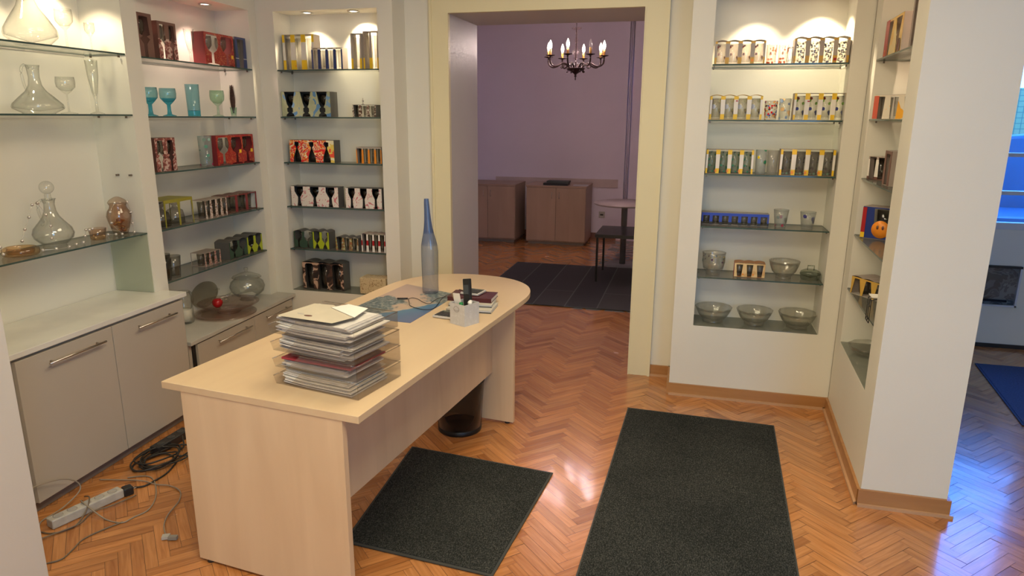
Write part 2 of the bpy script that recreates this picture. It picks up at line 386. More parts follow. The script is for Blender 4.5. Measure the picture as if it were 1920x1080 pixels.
# window: frame and panes, dark glazed recess below
FR = C('window_frame', (.62, .63, .66), .4)
b = MB()
for z in (WZ0, 1.165, 1.44, WZ1-.05): b.box(WX0, WX1, 5.81, 5.87, z, z+(.05 if z in (WZ0, WZ1-.05) else .028), FR)
for x in (WX0, 2.05, WX1-.05): b.box(x, x+.05, 5.82, 5.86, WZ0, WZ1, FR) if x != 2.05 else None
wf = struct(b.build('window_1')); 
b = MB(); b.box(WX0+.02, WX1-.02, 5.84, 5.846, WZ0+.02, WZ1-.02, G('window_pane_glass', (.95, .97, .98), .8, .2)); b.build('window_pane', wf)
# things outside behind the window
OUT = bpy.data.objects
gm, gt, gb = nt('green_mesh_fence')
tc = N(gt, 'ShaderNodeTexCoord'); bk = N(gt, 'ShaderNodeTexBrick'); bk.offset = 0; bk.inputs['Scale'].default_value = 9; bk.inputs['Mortar Size'].default_value = .03
bk.inputs['Brick Width'].default_value = .5; bk.inputs['Row Height'].default_value = .5
mp = N(gt, 'ShaderNodeMapping'); mp.inputs['Rotation'].default_value = (PI/2, 0, 0); gt.links.new(tc.outputs['Object'], mp.inputs[0]); gt.links.new(mp.outputs[0], bk.inputs[0])
bk.inputs['Color1'].default_value = (.20, .24, .08, 1); bk.inputs['Color2'].default_value = (.24, .23, .085, 1); bk.inputs['Mortar'].default_value = (.06, .11, .05, 1)
gt.links.new(bk.outputs[0], gb.inputs['Base Color']); gb.inputs['Roughness'].default_value = .8
fo = MB().box(.2, 6.5, 8.4, 8.44, 0, 2.02, gm).build('mesh_fence'); tag(fo, 'pale green mesh fence outside behind the shop window', 'fence')
BLUE = C('blue_fabric', (.0, .08, .15), .5)
t = thing('blue_sofa', 'bright blue high-backed seat standing outside behind the window', 'seat', loc=(2.75, 7.0, 0))
bb = MB(); pts = [(-.55+.0*i, 0) for i in range(1)]
arc = [(-.62, .55), (-.60, 1.30), (-.50, 1.47), (-.2, 1.56), (.3, 1.60), (.9, 1.62), (.9, .55)]
bb.prismy(arc, 0, .18, BLUE); bb.build('backrest', t, bevel=.03)
bb = MB(); bb.box(-.62, .9, -.75, 0, .25, .95, BLUE); bb.build('seat', t, bevel=.04)
bb = MB(); bb.box(-.6, .88, -.7, .15, 0, .25, BLACK); bb.build('base', t)
PAV = C('outside_paving', (.20, .20, .19), .8)
struct(MB().box(-1, 8, 6.0, 12, -.06, 0.0, PAV).build('ground_outside'))
t = thing('display_case', 'dark glazed display box set into the white wall below the window', 'display case', loc=(1.95, 5.8, .33))
b = MB(); b.box(0, .485, -.03, -.001, 0, .012, FR); b.box(0, .485, -.03, -.001, .295, .312, BLACK); b.box(.472, .485, -.03, -.001, 0, .31, FR); b.box(0, .012, -.03, -.001, 0, .31, FR); b.build('frame', t)
MB().box(.012, .472, -.006, -.002, .012, .295, PR('dark_backing', [(.05, .055, .06), (.16, .17, .18), (.09, .10, .11), (.24, .25, .26)], 9, .4, dist=1.5)).build('back_panel', t)
MB().box(.012, .472, -.026, -.023, .012, .295, G('case_glass', (.75, .8, .82), .6, .3)).build('glass_pane', t)
MB().tube([(.02, -.015, .045), (.42, -.015, .04)], .009, BLACKM).build('rod', t)
MB().tube(spline([(.10, -.015, .29), (.16, -.015, .16), (.27, -.015, .05)]), .004, BLACKM).build('cord', t)

# ------------------------------------------------------------------ niches: shelves and spotlights
NW = {'N1': (-.09, .975), 'N2': (.003, 1.026), 'N3': (.003, .743), 'N5': (.003, .710), 'N6': (.003, .743)}
ND = {'N1': .247, 'N2': .247, 'N3': .212, 'N5': .237, 'N6': .247}
WHERE = {'N1': 'the tall left recess above the grey cabinet', 'N2': 'the left wall niche beside the corner', 'N3': 'the niche left of the doorway',
         'N5': 'the niche right of the doorway', 'N6': 'the far right angled niche'}
ORD = {1: 'topmost', 2: 'second from top', 3: 'third from top', 4: 'fourth from top', 5: 'fifth and lowest'}
def shelf(nc, k, z):
    a, c = NW[nc]; t = thing('glass_shelf', 'green-edged glass shelf, %s in %s' % (ORD[k] if not (nc == 'N1' and k == 4) else 'lowest', WHERE[nc]), 'shelf', at(nc, 0, 0, z), group='glass shelves in the wall niches')
    d = ND[nc]; b = MB(); i = len(b.v)
    b.v += [(a, 0, -.008), (c, 0, -.008), (c, d, -.008), (a, d, -.008), (a, 0, 0), (c, 0, 0), (c, d, 0), (a, d, 0)]
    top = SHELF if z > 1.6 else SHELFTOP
    b.face([i+3, i+2, i+1, i], top); b.face([i+4, i+5, i+6, i+7], top)
    for q in ((0, 1, 5, 4), (1, 2, 6, 5), (2, 3, 7, 6), (3, 0, 4, 7)): b.face([i+j for j in q], EDGE)
    b.build('pane', t)
    for x in (a+.006, c-.012):
        for y in (.03, d-.05):
            MB().box(x, x+.008, y, y+.008, -.019, -.009, PEG).build('peg', t)
for nc in SH:
    for k, z in SH[nc].items():
        if k: shelf(nc, k, z)
for nc in ('N3', 'N5', 'N6'):
    a, c = NW[nc]; o = MB().box(a, c, .001, ND[nc], -.0045, 0, SHELFTOP).build('glass_sheet', mat4=at(nc, 0, 0, SH[nc][0]))
    tag(o, 'grey dusty glass sheet covering the sill of '+WHERE[nc], 'glass sheet', 'glass sheets on the niche sills')
for nm, y in (('nearer the window of the recess', .05), ('deeper in the recess', .13)):
    p = MB().box(.960, .977, y, y+.009, 1.383, 1.392, PEG).build('shelf_peg', mat4=F['N1'])
    tag(p, 'bare metal shelf peg on the left recess side, '+('front one' if y < .1 else 'rear one'), 'peg', 'bare shelf pegs')
SPOTL = C('spot_disc', (1, .93, .80), .3, emit=9)
CHROME = C('chrome_ring', (.75, .72, .68), .2, 1)
def spot(nc, x, y, z, power, label, on=True, col=(1, .80, .54), tilt=(0, 0), ang=1.75):
    t = thing('ceiling_spotlight', label, 'spotlight', at(nc, x, y, z), group='recessed spotlights in the niches')
    MB().lathe([(.034, -.001), (.040, -.004), (.037, -.008), (.027, -.006), (.026, -.002)], CHROME, n=24).build('ring', t)
    MB().lathe([(.025, -.003), (.0, -.0035)], SPOTL if power > 0 else CHROME, n=20).build('bulb', t)
    if power > 0:
        lamp('SPOT', (0, 0, -.012), power, col, .018, (tilt[0], tilt[1], 0), spot=ang, blend=.45, parent=t)
spot('N1', .35, .14, 2.40, 18.0, 'recessed spotlight in the top of the tall left recess, nearer one')
spot('N1', .78, .12, 2.40, 18.0, 'recessed spotlight in the top of the tall left recess, farther one')
spot('N2', .30, .12, 2.37, 16.0, 'recessed spotlight above the brown boxes in the left wall niche', col=(1, .70, .55))
spot('N2', .742, .112, 2.37, 16.0, 'lit recessed spotlight above the red goblet box in the left wall niche', col=(1, .66, .55))
spot('N3', .202, .088, 2.37, 16.0, 'lit recessed spotlight above the tall yellow box left of the doorway')
spot('N3', .541, .088, 2.37, 22.0, 'tilted recessed spotlight in the right of the niche left of the doorway', tilt=(.25, -.2))
spot('N5', .235, .10, 2.37, 18.0, 'recessed spotlight above the pink glass box right of the doorway')
spot('N5', .580, .12, 2.37, 32.0, 'recessed spotlight above the ochre box right of the doorway')
spot('N6', .40, .12, 2.40, 24.0, 'recessed spotlight in the far right angled niche', col=(1, .68, .48))

# ------------------------------------------------------------------ glassware
def p_tumbler(r, h, k=.85): return [(r*k*.95, .0), (r*k, .004), (r*(k+1)/2, h*.5), (r, h), (r-.002, h), (r*(k+1)/2-.003, h*.5), (r*k-.003, .012), (.0, .012)]
def p_goblet(r, h, bowl=.5, base=.8, stem=.14):
    z0 = h*(1-bowl)
    return [(r*base, 0), (r*base, .003), (r*stem*1.3, .010), (r*stem, z0*.45), (r*stem, z0*.9), (r*.55, z0+h*bowl*.10), (r*.93, z0+h*bowl*.35), (r, z0+h*bowl*.65), (r*.93, h), (r*.93-.002, h), (r-.003, z0+h*bowl*.65), (r*.9, z0+h*bowl*.36), (r*.5, z0+h*bowl*.13), (0, z0+h*bowl*.08)]
def p_inv(r, h): return [(r, 0), (r*.97, h*.3), (r*.85, h*.55), (r*.3, h*.68), (r*.2, h*.75), (r*.5, h*.85), (r*.55, h), (r*.5, h), (0, h*.9)]
def p_flute(r, h): return [(r*1.1, 0), (r*1.1, .003), (r*.25, .012), (r*.2, h*.25), (r*.5, h*.4), (r*.85, h*.7), (r, h), (r-.002, h), (r*.8, h*.7), (r*.4, h*.4), (0, h*.3)]
def p_bowl(r, h, foot=.5): return [(r*foot, 0), (r*foot, .006), (r*foot*.95, .010), (r*.78, h*.42), (r*.93, h*.75), (r, h), (r*1.0, h+.002), (r*.9, h*.75), (r*.74, h*.42), (r*.45, .016), (0, .014)]
GP = {'tumbler': p_tumbler, 'goblet': p_goblet, 'inv': p_inv, 'flute': p_flute}
def glassware(name, label, cat, nc, k, x, d, prof, mat, group=None, n=28, mats=None, sx=1, sy=1, z=None, rz=0):
    o = MB().lathe(prof, mat, n=n, mats=mats, sx=sx, sy=sy).build(name, mat4=at(nc, x, d, (SH[nc][k] if z is None else z)+.0008, rz))
    return tag(o, label, cat, group)

# ------------------------------------------------------------------ packaging
_gcache = {}
def carton(label, nc, k, x, d, w, t, h, n, strips, top, prof, glass='tumbler', gmat=None, side=None, back=None, head=None, wavy=0, ends=.5, group='window cartons of glasses on the niche shelves', yaw=0, M=None, name='glass_carton', gr=.9, gh=.9, sill=None, stack_mats=None, ends_on=True):
    """carton with n open windows; strips = [(z_frac_from, z_frac_to, material)]; prof = [(z_frac, half width of the window as a share of the pitch)]"""
    T = thing(name, label, 'box', M if M is not None else at(nc, x, d, SH[nc][k]+.0008, yaw), group=group)
    side = side or top; b = MB(); th = .0016; pitch = w/n; gm_ = gmat or BOXGL
    b.box(0, w, 0, t, 0, th, sill or top)
    if wavy:
        m = n*6
        for i in range(m):
            xa, xb = w*i/m, w*(i+1)/m; za = h-wavy*abs(math.sin(PI*n*i/m))**1.5*0 - wavy*(1-abs(math.sin(PI*n*i/m))); zb = h-wavy*(1-abs(math.sin(PI*n*(i+1)/m)))
            b.hexa([(xa, 0, za-th), (xb, 0, zb-th), (xb, t, zb-th), (xa, t, za-th), (xa, 0, za), (xb, 0, zb), (xb, t, zb), (xa, t, za)], top)
    else: b.box(0, w, 0, t, h-th, h, top)
    hs = h-wavy-th
    if ends_on: b.box(0, th, 0, t, th, hs, side); b.box(w-th, w, 0, t, th, hs, side)
    if not ends_on:
        for px in (0, w-2*th):
            b.box(px, px+2*th, t-2*th, t, th, hs, side); b.box(px, px+2*th, 0, 2*th, th, hs, side)
    if back: b.box(th, w-th, t-th, t, th, hs, back)
    b.build('carton', T)
    # front strips between the windows
    def hw(z):
        for (a, wa), (c, wc) in zip(prof[:-1], prof[1:]):
            if a <= z <= c: return wa+(wc-wa)*(z-a)/(c-a) if c > a else wc
        return prof[-1][1] if z > prof[-1][0] else prof[0][1]
    zs = sorted({th/h, hs/h, *[p[0] for p in prof], *[s[0] for s in strips], *[s[1] for s in strips]}); zs = [z for z in zs if th/h <= z <= hs/h]
    for i in range(n+1):
        b = MB(); base = stack_mats[i % len(stack_mats)] if stack_mats else None
        for za, zc in zip(zs[:-1], zs[1:]):
            if zc-za < 1e-4: continue
            zm = (za+zc)/2; mt = base or next((s[2] for s in strips if s[0] <= zm <= s[1]), strips[-1][2])
            e = 1e-5
            def ed(z, inner):
                L_ = 0 if i == 0 else ((i-.5)*pitch+hw(z)*pitch); R_ = w if i == n else ((i+.5)*pitch-hw(z)*pitch)
                return L_, R_
            (la, ra), (lc, rc) = ed(za+e, 0), ed(zc-e, 0)
            if ra-la < .0008 and rc-lc < .0008: continue
            ra = max(ra, la+.0004); rc = max(rc, lc+.0004)
            b.hexa([(la, -.0006, za*h), (ra, -.0006, za*h), (ra, .0012, za*h), (la, .0012, za*h), (lc, -.0006, zc*h), (rc, -.0006, zc*h), (rc, .0012, zc*h), (lc, .0012, zc*h)], mt)
        if b.v: b.build('card_strip', T)
    if glass:
        R = min(pitch*.48, t*.46)*gr; key = (glass, round(R, 3), round(h, 3), gm_.name)
        me = _gcache.get(key)
        for i in range(n):
            if me is None:
                o = MB().lathe(GP[glass](R, hs*gh), gm_, n=16).build('drinking_glass', T); me = o.data; _gcache[key] = me
            else:
                o = bpy.data.objects.new('drinking_glass', me); COL.objects.link(o); o.parent = T
            o.location = ((i+.5)*pitch, t/2, th+.0006)
    return T
TRAP = [(0, .22), (.06, .24), (.99, .38)]
YEL = C('yellow_print', (.85, .55, .02), .4, noise=.05); YEL2 = C('golden_print', (.62, .36, .05), .4); WHT = C('white_print', (.78, .74, .66), .4)
RED = C('red_print', (.40, .01, .015), .4); NAVY = C('navy_print', (.02, .04, .16), .35); BRN = C('brown_print', (.16, .07, .05), .45)
MAROON = C('maroon_print', (.22, .02, .025), .45); LIME = C('lime_print', (.42, .50, .02), .45); DKGR = C('dark_green_print', (.04, .08, .05), .45)
OLIVE = C('olive_print', (.30, .27, .03), .45); DKGREY = C('dark_grey_card', (.10, .095, .085), .5); ORG = C('orange_print', (.85, .28, .02), .4)
TAN = C('tan_card', (.45, .36, .22), .6)
def small_mark(T, x, z, w, h, mat, name='label_mark', y=-.0012):
    return MB().box(x, x+w, y, y+.0006, z, z+h, mat).build(name, T)

# ---- niche 1: the tall recess with decanters
def mk_decanter(nc, k, x, d, r, h, label, handle=False, neck=.14):
    T = thing('decanter', label, 'decanter', at(nc, x, d, SH[nc][k]+.0008))
    pr = [(r*.62, 0), (r*.64, .003), (r*.97, h*.10), (r, h*.14), (r*.96, h*.20), (r*.72, h*.32), (r*.42, h*.45), (r*.27, h*.58), (r*.22, h*.75), (r*.24, h*.93), (r*.28, h), (r*.26, h), (r*.20, h*.75), (r*.24, h*.6), (r*.40, h*.47), (r*.7, h*.33), (r*.94, h*.2), (r*.95, h*.12), (0, .01)]
    MB().lathe(pr, CLEAR, n=40).build('body', T)
    if handle:
        MB().tube(spline([(-r*.20, 0, h*.93), (-r*.42, 0, h*.99), (-r*.58, 0, h*.88), (-r*.55, 0, h*.62), (-r*.40, 0, h*.40), (-r*.45, 0, h*.36)]), .0055, CLEAR, 8).build('handle', T)
    return T
mk_decanter('N1', 1, .555, .125, .108, .36, 'wide flat-bottomed clear glass decanter on the top left shelf')
mk_decanter('N1', 2, .535, .125, .105, .215, 'clear glass decanter with a looped handle on the second shelf', True)
glassware('wine_glass', 'large clear wine glass beside the decanter on the top left shelf', 'glass', 'N1', 1, .745, .12, p_goblet(.040, .183, .47, .85, .10), CLEAR, 'clear stemware in the left recess')
glassware('wine_glass', 'small clear liqueur glass at the right end of the top left shelf', 'glass', 'N1', 1, .895, .12, p_goblet(.025, .14, .42, .9, .12), CLEAR, 'clear stemware in the left recess')
glassware('wine_glass', 'clear shallow wine glass beside the handled decanter', 'glass', 'N1', 2, .70, .12, p_goblet(.043, .172, .42, .85, .08), CLEAR, 'clear stemware in the left recess')
glassware('champagne_flute', 'tall trumpet-shaped clear flute at the right of the second shelf', 'glass', 'N1', 2, .875, .12, p_flute(.029, .262), CLEAR, 'clear stemware in the left recess')
AMB = G('amber_glass', (.86, .52, .25), .5, .5); ROSE = G('rose_glass', (.86, .66, .54), .5, .5)
glassware('ashtray', 'round amber glass ashtray at the left of the beaded shelf', 'ashtray', 'N1', 4, .305, .105, [(.062, 0), (.070, .004), (.075, .014), (.073, .030), (.060, .038), (.050, .036), (.056, .022), (.052, .010), (0, .009)], AMB)
T = thing('decanter', 'round-bellied glass decanter with ball stopper and handle, draped with beads', 'decanter', at('N1', .51, .125, SH['N1'][4]+.0008))
MB().lathe([(.050, 0), (.052, .004), (.046, .010), (.060, .022), (.082, .045), (.088, .066), (.080, .092), (.055, .122), (.036, .148), (.026, .175), (.023, .205), (.026, .226), (.031, .232), (.029, .232), (.021, .205), (.024, .175), (.034, .148), (.053, .122), (.077, .092), (.085, .066), (.078, .045), (.05, .018), (0, .014)], CLEAR, n=40).build('body', T)
MB().sphere((0, 0, .285), .031, CLEAR, 12).lathe([(.018, .225), (.014, .24), (.013, .256)], CLEAR, n=20).build('stopper', T)
MB().tube(spline([(-.020, 0, .215), (-.045, 0, .228), (-.062, 0, .205), (-.060, 0, .165), (-.045, 0, .125), (-.058, 0, .112)]), .006, CLEAR, 8).build('handle', T)
glassware('candle_holder', 'small rose glass votive with an amber base by the bead string', 'candle holder', 'N1', 4, .735, .09, [(.030, 0), (.034, .003), (.036, .02), (.042, .058), (.040, .058), (.034, .022), (0, .02)], AMB, mats=[AMB, AMB, ROSE, ROSE, ROSE, AMB])
T = thing('lidded_jar', 'rose tinted lidded glass jar filled with dried petals, right of the votive', 'jar', at('N1', .925, .12, SH['N1'][4]+.0008))
MB().lathe([(.032, 0), (.036, .004), (.045, .03), (.056, .07), (.060, .095), (.054, .12), (.042, .137), (.040, .150), (.045, .160), (.043, .160), (.038, .148), (.052, .118), (.057, .09), (.043, .03), (0, .008)], ROSE, n=32).build('jar', T)
MB().lathe([(.047, .162), (.047, .168), (.038, .180), (.022, .190), (.010, .196), (0, .198)], ROSE, n=32).build('lid', T)
b = MB(); PET = PR('dried_petals', [(.20, .04, .02), (.42, .20, .05), (.12, .02, .015), (.45, .28, .08)], 60)
rp = random.Random(5)
for i in range(16):
    a = rp.random()*6.3; q = rp.random()*.026; b.sphere((q*math.cos(a), q*math.sin(a), .018+rp.random()*.055), .010+rp.random()*.005, PET, 5, .6)
b.build('dried_petals', T)
# bead string: beads at measured places along shelf, jar and decanter (frame N1)
PEARL = C('pearl_bead', (.70, .64, .58), .15, .6)
def beads(label, runs, wire=None):
    T = thing('bead_string', label, 'bead string', F['N1'], group=None)
    me = MB().sphere((0, 0, 0), .0072, PEARL, 7).build('bead', T); first = True
    for run in runs:
        if len(run) > 1: MB().tube(spline(run, 4), .0009, PEARL, 5).build('thread', T)
        for p in run:
            if first: me.location = p; first = False
            else:
                o = me.copy(); COL.objects.link(o); o.parent = T; o.location = p
zb = 1.0875
beads('silver bead string trailing from the decanter handle along the glass shelf',
      [[(.262, .04, 1.155), (.285, .04, 1.204), (.315, .04, 1.253), (.345, .045, 1.305), (.378, .05, 1.308)], [(.378, .05, 1.308), (.396, .032, 1.254), (.405, .025, 1.201), (.405, .03, 1.143)],
       [(.391, .075, zb), (.432, .04, zb), (.495, .03, zb), (.557, .05, zb), (.610, .06, zb), (.620, .055, 1.118), (.63, .055, 1.147)], [(.657, .06, 1.142), (.676, .06, 1.145), (.77, .15, zb), (.792, .108, zb), (.834, .119, zb), (.85, .085, zb)]])
beads('silver bead string looped over the rose lidded jar', [[(.865, .06, zb), (.825, .08, 1.152), (.826, .08, 1.208), (.868, .085, 1.25)], [(.940, .07, 1.248), (.962, .075, 1.19), (.958, .07, 1.132), (.935, .045, zb)]])
beads('few silver beads hanging over the amber ashtray', [[(.163, .05, 1.143), (.168, .045, 1.112)]])
o = MB().box(.965, .972, .0, .235, .7465, 1.068, G('green_panel_glass', (.84, .90, .80), .75, .3, .05, .40, (.70, .74, .60))).build('glass_sheet', mat4=F['N1'])
tag(o, 'greenish glass panel standing against the left recess side above the grey cabinet', 'glass panel')

# ---- niche 2
PINKW = PR('brown_floral_print', [(.18, .05, .04), (.35, .10, .08), (.62, .45, .38)], 55, dist=1.2)
REDPR = PR('red_swirl_print', [(.50, .14, .05), (.26, .006, .008), (.36, .008, .010), (.30, .008, .008), (.38, .010, .010), (.45, .10, .04)], 26, dist=2.5)
GOB = [(0, .40), (.04, .40), (.06, .10), (.38, .08), (.47, .30), (.62, .42), (.80, .40), (.93, .34), (.94, 0), (1, 0)]
CUT = [(0, .10), (.30, .10), (.42, .30), (.48, .12), (.52, .32), (.92, .26), (.93, 0), (1, 0)]
SMK = G('smoky_packed_glass', (.50, .48, .45), .5, .6)
g2 = 'goblet cartons in the left wall niche'
carton('tall brown glass carton half hidden behind the pilaster, top shelf of the left niche', 'N2', 1, .02, .03, .125, .08, .225, 1, [(0, 1, BRN)], BRN, CUT, 'goblet', SMK, group=g2)
carton('brown patterned goblet carton on the top shelf of the left niche', 'N2', 1, .185, .03, .150, .08, .200, 2, [(0, .55, PINKW), (.55, 1, BRN)], BRN, CUT, 'goblet', SMK, group=g2)
glassware('beer_glass', 'tall clear footed glass between brown and red cartons', 'glass', 'N2', 1, .515, .08, p_flute(.030, .195), CLEAR)
t = carton('red swirl-printed carton with two goblet windows on the top shelf', 'N2', 1, .585, .03, .295, .085, .190, 2, [(0, 1, REDPR)], MAROON, GOB, 'goblet', SMK, group=g2)
small_mark(t, .262, .050, .022, .022, YEL)
t = carton('narrow dark blue glass carton right of the red one on the top shelf', 'N2', 1, .890, .025, .120, .07, .192, 1, [(0, .30, NAVY), (.30, .32, WHT), (.32, 1, NAVY)], DKGREY, [(0, .2), (.3, .22), (.93, .30), (.94, 0), (1, 0)], 'tumbler', G('pale_green_packed_glass', (.62, .74, .70), .5, .6), group=g2)
AQ = G('aqua_blue_glass', (.03, .42, .62), .6, .35, .08, .35, (.0, .35, .55)); AQP = G('pale_aqua_glass', (.48, .78, .84), .6, .35, .08, .25, (.35, .65, .72))
GRN = G('pale_green_glass', (.62, .86, .70), .55, .4, .05, .12, (.6, .85, .7))
pg = p_goblet(.046, .155, .55, .78, .22); mm = [AQ]*6+[AQP]*5+[AQP, AQP, AQ]
glassware('goblet', 'blue-stemmed aqua goblet at the left end of the second shelf', 'goblet', 'N2', 2, .135, .09, pg, AQ, 'coloured glasses of the left niche', mats=mm)
glassware('goblet', 'blue-stemmed aqua goblet, the second from the left on its shelf', 'goblet', 'N2', 2, .287, .09, pg, AQ, 'coloured glasses of the left niche', mats=mm)
glassware('tumbler', 'tall aqua tumbler with a deep blue base', 'tumbler', 'N2', 2, .507, .09, [(.036, 0), (.036, .008), (.0365, .034), (.040, .187), (.038, .187), (.035, .034), (0, .03)], AQ, 'coloured glasses of the left niche', mats=[AQ, AQ, AQP, AQP, AQP, AQ])
glassware('wine_glass', 'pale green wine glass left of the pine cone', 'glass', 'N2', 2, .745, .09, p_goblet(.045, .160, .56, .75, .16), GRN, 'coloured glasses of the left niche')
t = thing('shot_glass', 'small green glass holding a dark pine cone', 'glass', at('N2', .91, .09, SH['N2'][2]+.0008))
MB().lathe(p_tumbler(.022, .058, .75), GRN, n=20).build('cup', t)
b = MB(); CONE = C('pine_cone', (.06, .025, .015), .7, noise=.4, scale=80)
b.lathe([(.004, .02), (.012, .06), (.016, .10), (.013, .15), (.004, .195), (0, .2)], CONE, n=10)
for i in range(110):
    z = .055+.14*i/110; a = i*2.4; rr_ = .027-.013*abs(z-.115)/.08
    ca, sa = math.cos(a), math.sin(a); q = .010
    i0 = len(b.v); b.v += [(ca*q-sa*.005, sa*q+ca*.005, z), (ca*q+sa*.005, sa*q-ca*.005, z), (ca*rr_, sa*rr_, z+.008), (ca*q, sa*q, z+.004)]
    b.face([i0, i0+1, i0+2], CONE); b.face([i0, i0+2, i0+3], CONE); b.face([i0+1, i0+3, i0+2], CONE)
b.build('pine_cone', t)
carton('brown patterned glass carton at the left end of the third shelf', 'N2', 3, .06, .03, .165, .085, .185, 2, [(0, 1, PINKW)], BRN, CUT, 'goblet', SMK, group=g2)
FROST = DG('frosted_rose_print', [(.35, .02, .12), (.12, .30, .22), (.30, .45, .40)], 22, (.75, .85, .82), .26, .45)
glassware('tumbler', 'frosted tumbler printed with a dark pink flower before the red cartons', 'tumbler', 'N2', 3, .522, .05, [(.036, 0), (.0365, .01), (.040, .185), (.038, .185), (.034, .012), (0, .012)], FROST)
t = carton('red carton with two goblet windows on the third shelf, the nearer one', 'N2', 3, .585, .015, .280, .085, .185, 2, [(0, 1, REDPR)], MAROON, GOB, 'goblet', SMK, group=g2); small_mark(t, .235, .07, .024, .022, YEL)
t = carton('red carton with goblet windows at the right end of the third shelf', 'N2', 3, .870, .035, .150, .085, .187, 1, [(0, 1, REDPR)], MAROON, GOB, 'goblet', SMK, group=g2); small_mark(t, .112, .07, .024, .022, YEL)
carton('olive-topped carton of stemmed glasses at the left of the fourth shelf', 'N2', 4, .065, .02, .245, .16, .155, 2, [(0, 1, OLIVE)], OLIVE, [(0, .45), (.5, .44), (.88, .40), (.89, 0), (1, 0)], 'inv', SMK, group=g2, ends_on=False, sill=DKGREY)
carton('brown and white patterned carton of small glasses on the fourth shelf', 'N2', 4, .425, .02, .215, .10, .115, 4, [(0, 1, PR('brown_white_print', [(.2, .1, .07), (.7, .62, .55), (.35, .2, .14)], 70))], CARD, TRAP, 'tumbler', SMK, group=g2, ends_on=False)
carton('long maroon carton with wide windows at the right of the fourth shelf', 'N2', 4, .665, .045, .355, .10, .118, 3, [(0, 1, MAROON)], BRN, [(0, .38), (.9, .40), (.91, 0), (1, 0)], 'tumbler', SMK, group=g2, wavy=.004, ends_on=False)
for i, (xx, dd) in enumerate(((.125, .05), (.150, .14), (.045, .05))):
    glassware('tumbler', 'dark grey tumbler at the left end of the lowest shelf, %s of three' % ('front', 'rear', 'leftmost')[i], 'tumbler', 'N2', 5, xx, dd, p_tumbler(.042, .128, .8), G('grey_tumbler_glass', (.50, .50, .48), .5, .5), 'dark grey tumblers of the left niche')
carton('small brown patterned carton on the lowest shelf beside the grey tumblers', 'N2', 5, .410, .05, .160, .10, .085, 3, [(0, 1, PR('rose_brown_print', [(.22, .1, .08), (.62, .3, .28), (.4, .3, .22), (.12, .07, .05)], 60))], CARD, TRAP, 'tumbler', SMK, group=g2, ends_on=False)
carton('dark green carton of stemmed glasses, left half of the green pair in the left niche', 'N2', 5, .640, .03, .200, .11, .125, 2, [(0, 1, DKGR)], DKGREY, GOB, 'inv', SMK, group=g2, wavy=.012)
carton('lime green carton of stemmed glasses, right half of the green pair in the left niche', 'N2', 5, .842, .03, .180, .11, .128, 2, [(0, 1, LIME)], DKGREY, [(0, .30), (.15, .20), (.3, .05), (.5, .36), (.92, .36), (.93, 0), (1, 0)], 'inv', SMK, group=g2, wavy=.012)
# on the low counter
T = thing('storage_jar', 'clear glass jug with a cream candle at the left end of the low counter', 'jar', loc=(-2.985, 3.46, .4465))
MB().lathe([(.046, 0), (.050, .004), (.052, .05), (.050, .10), (.058, .14), (.060, .165), (.050, .19), (.040, .20), (.038, .20), (.046, .165), (.046, .10), (0, .008)], CLEAR, n=32).build('jar', T)
MB().lathe([(.040, .012), (.040, .085), (.0, .088)], C('cream_wax', (.72, .66, .54), .6), n=24).build('candle', T)
ROSEP = G('rose_plate_glass', (.91, .76, .68), .6, .6, .05, .14, (.75, .50, .42))
T = thing('glass_dish', 'wide rose glass dish carrying a red apple on the low counter', 'dish', loc=(-2.882, 3.745, .4465), rz=.1)
MB().lathe([(.07, 0), (.075, .004), (.055, .012), (.10, .022), (.158, .045), (.192, .066), (.190, .069), (.155, .049), (.09, .028), (0, .022)], ROSEP, n=48, sy=1.0).build('dish', T)
T = thing('glass_plate', 'flat rose glass plate lying under the apple dish', 'plate', loc=(-2.875, 3.70, .4460))
MB().lathe([(.10, 0), (.12, .001), (.19, .006), (.192, .009), (.12, .004), (0, .003)], ROSEP, n=48).build('plate', T)
T = thing('apple', 'small red apple ornament lying in the rose glass dish', 'apple', loc=(-2.955, 3.73, .4465+.0285))
APL = C('red_apple', (.40, .008, .012), .25, noise=.25)
MB().lathe([(.004, .004), (.014, .0), (.026, .010), (.033, .028), (.032, .042), (.022, .056), (.010, .058), (.0, .052)], APL, n=24).build('fruit', T)
MB().tube([(0, 0, .05), (.004, 0, .066)], .0018, BRN, 6).build('stem', T)
T = thing('glass_platter', 'oval greyish glass platter leaning on the niche back behind the apple dish', 'platter', M=Matrix.Translation((-3.098, 3.80, .449)) @ Matrix.Rotation(math.radians(92.3), 4, 'Z') @ Matrix.Rotation(math.radians(-2), 4, 'X'))
b = MB(); b.prismy([(.14*math.cos(2*PI*i/40), .085+.085*math.sin(2*PI*i/40)) for i in range(40)], 0, .005, G('grey_platter_glass', (.62, .60, .52), .6, .4, .05, .25, (.42, .38, .3))); b.build('plate', T)
T = thing('swan_figurine', 'small clear glass swan between platter and round jar', 'figurine', loc=(-3.058, 3.925, .4465))
b = MB(); b.lathe([(.015, 0), (.034, .006), (.044, .022), (.034, .038), (.012, .046), (0, .048)], CLEAR, n=20, sy=.6); b.build('body', T)
MB().tube(spline([(-.030, 0, .026), (-.046, 0, .052), (-.040, 0, .082), (-.028, 0, .095), (-.040, 0, .098), (-.052, 0, .090)]), .006, CLEAR, 8, rad=None).build('neck', T)
MB().prismy([(.0, .03), (.045, .045), (.058, .075), (.03, .062)], -.012, .012, CLEAR).build('wing', T)
T = thing('round_jar', 'big round clear glass jar with a knobbed lid on the low counter', 'jar', loc=(-2.955, 4.055, .4465))
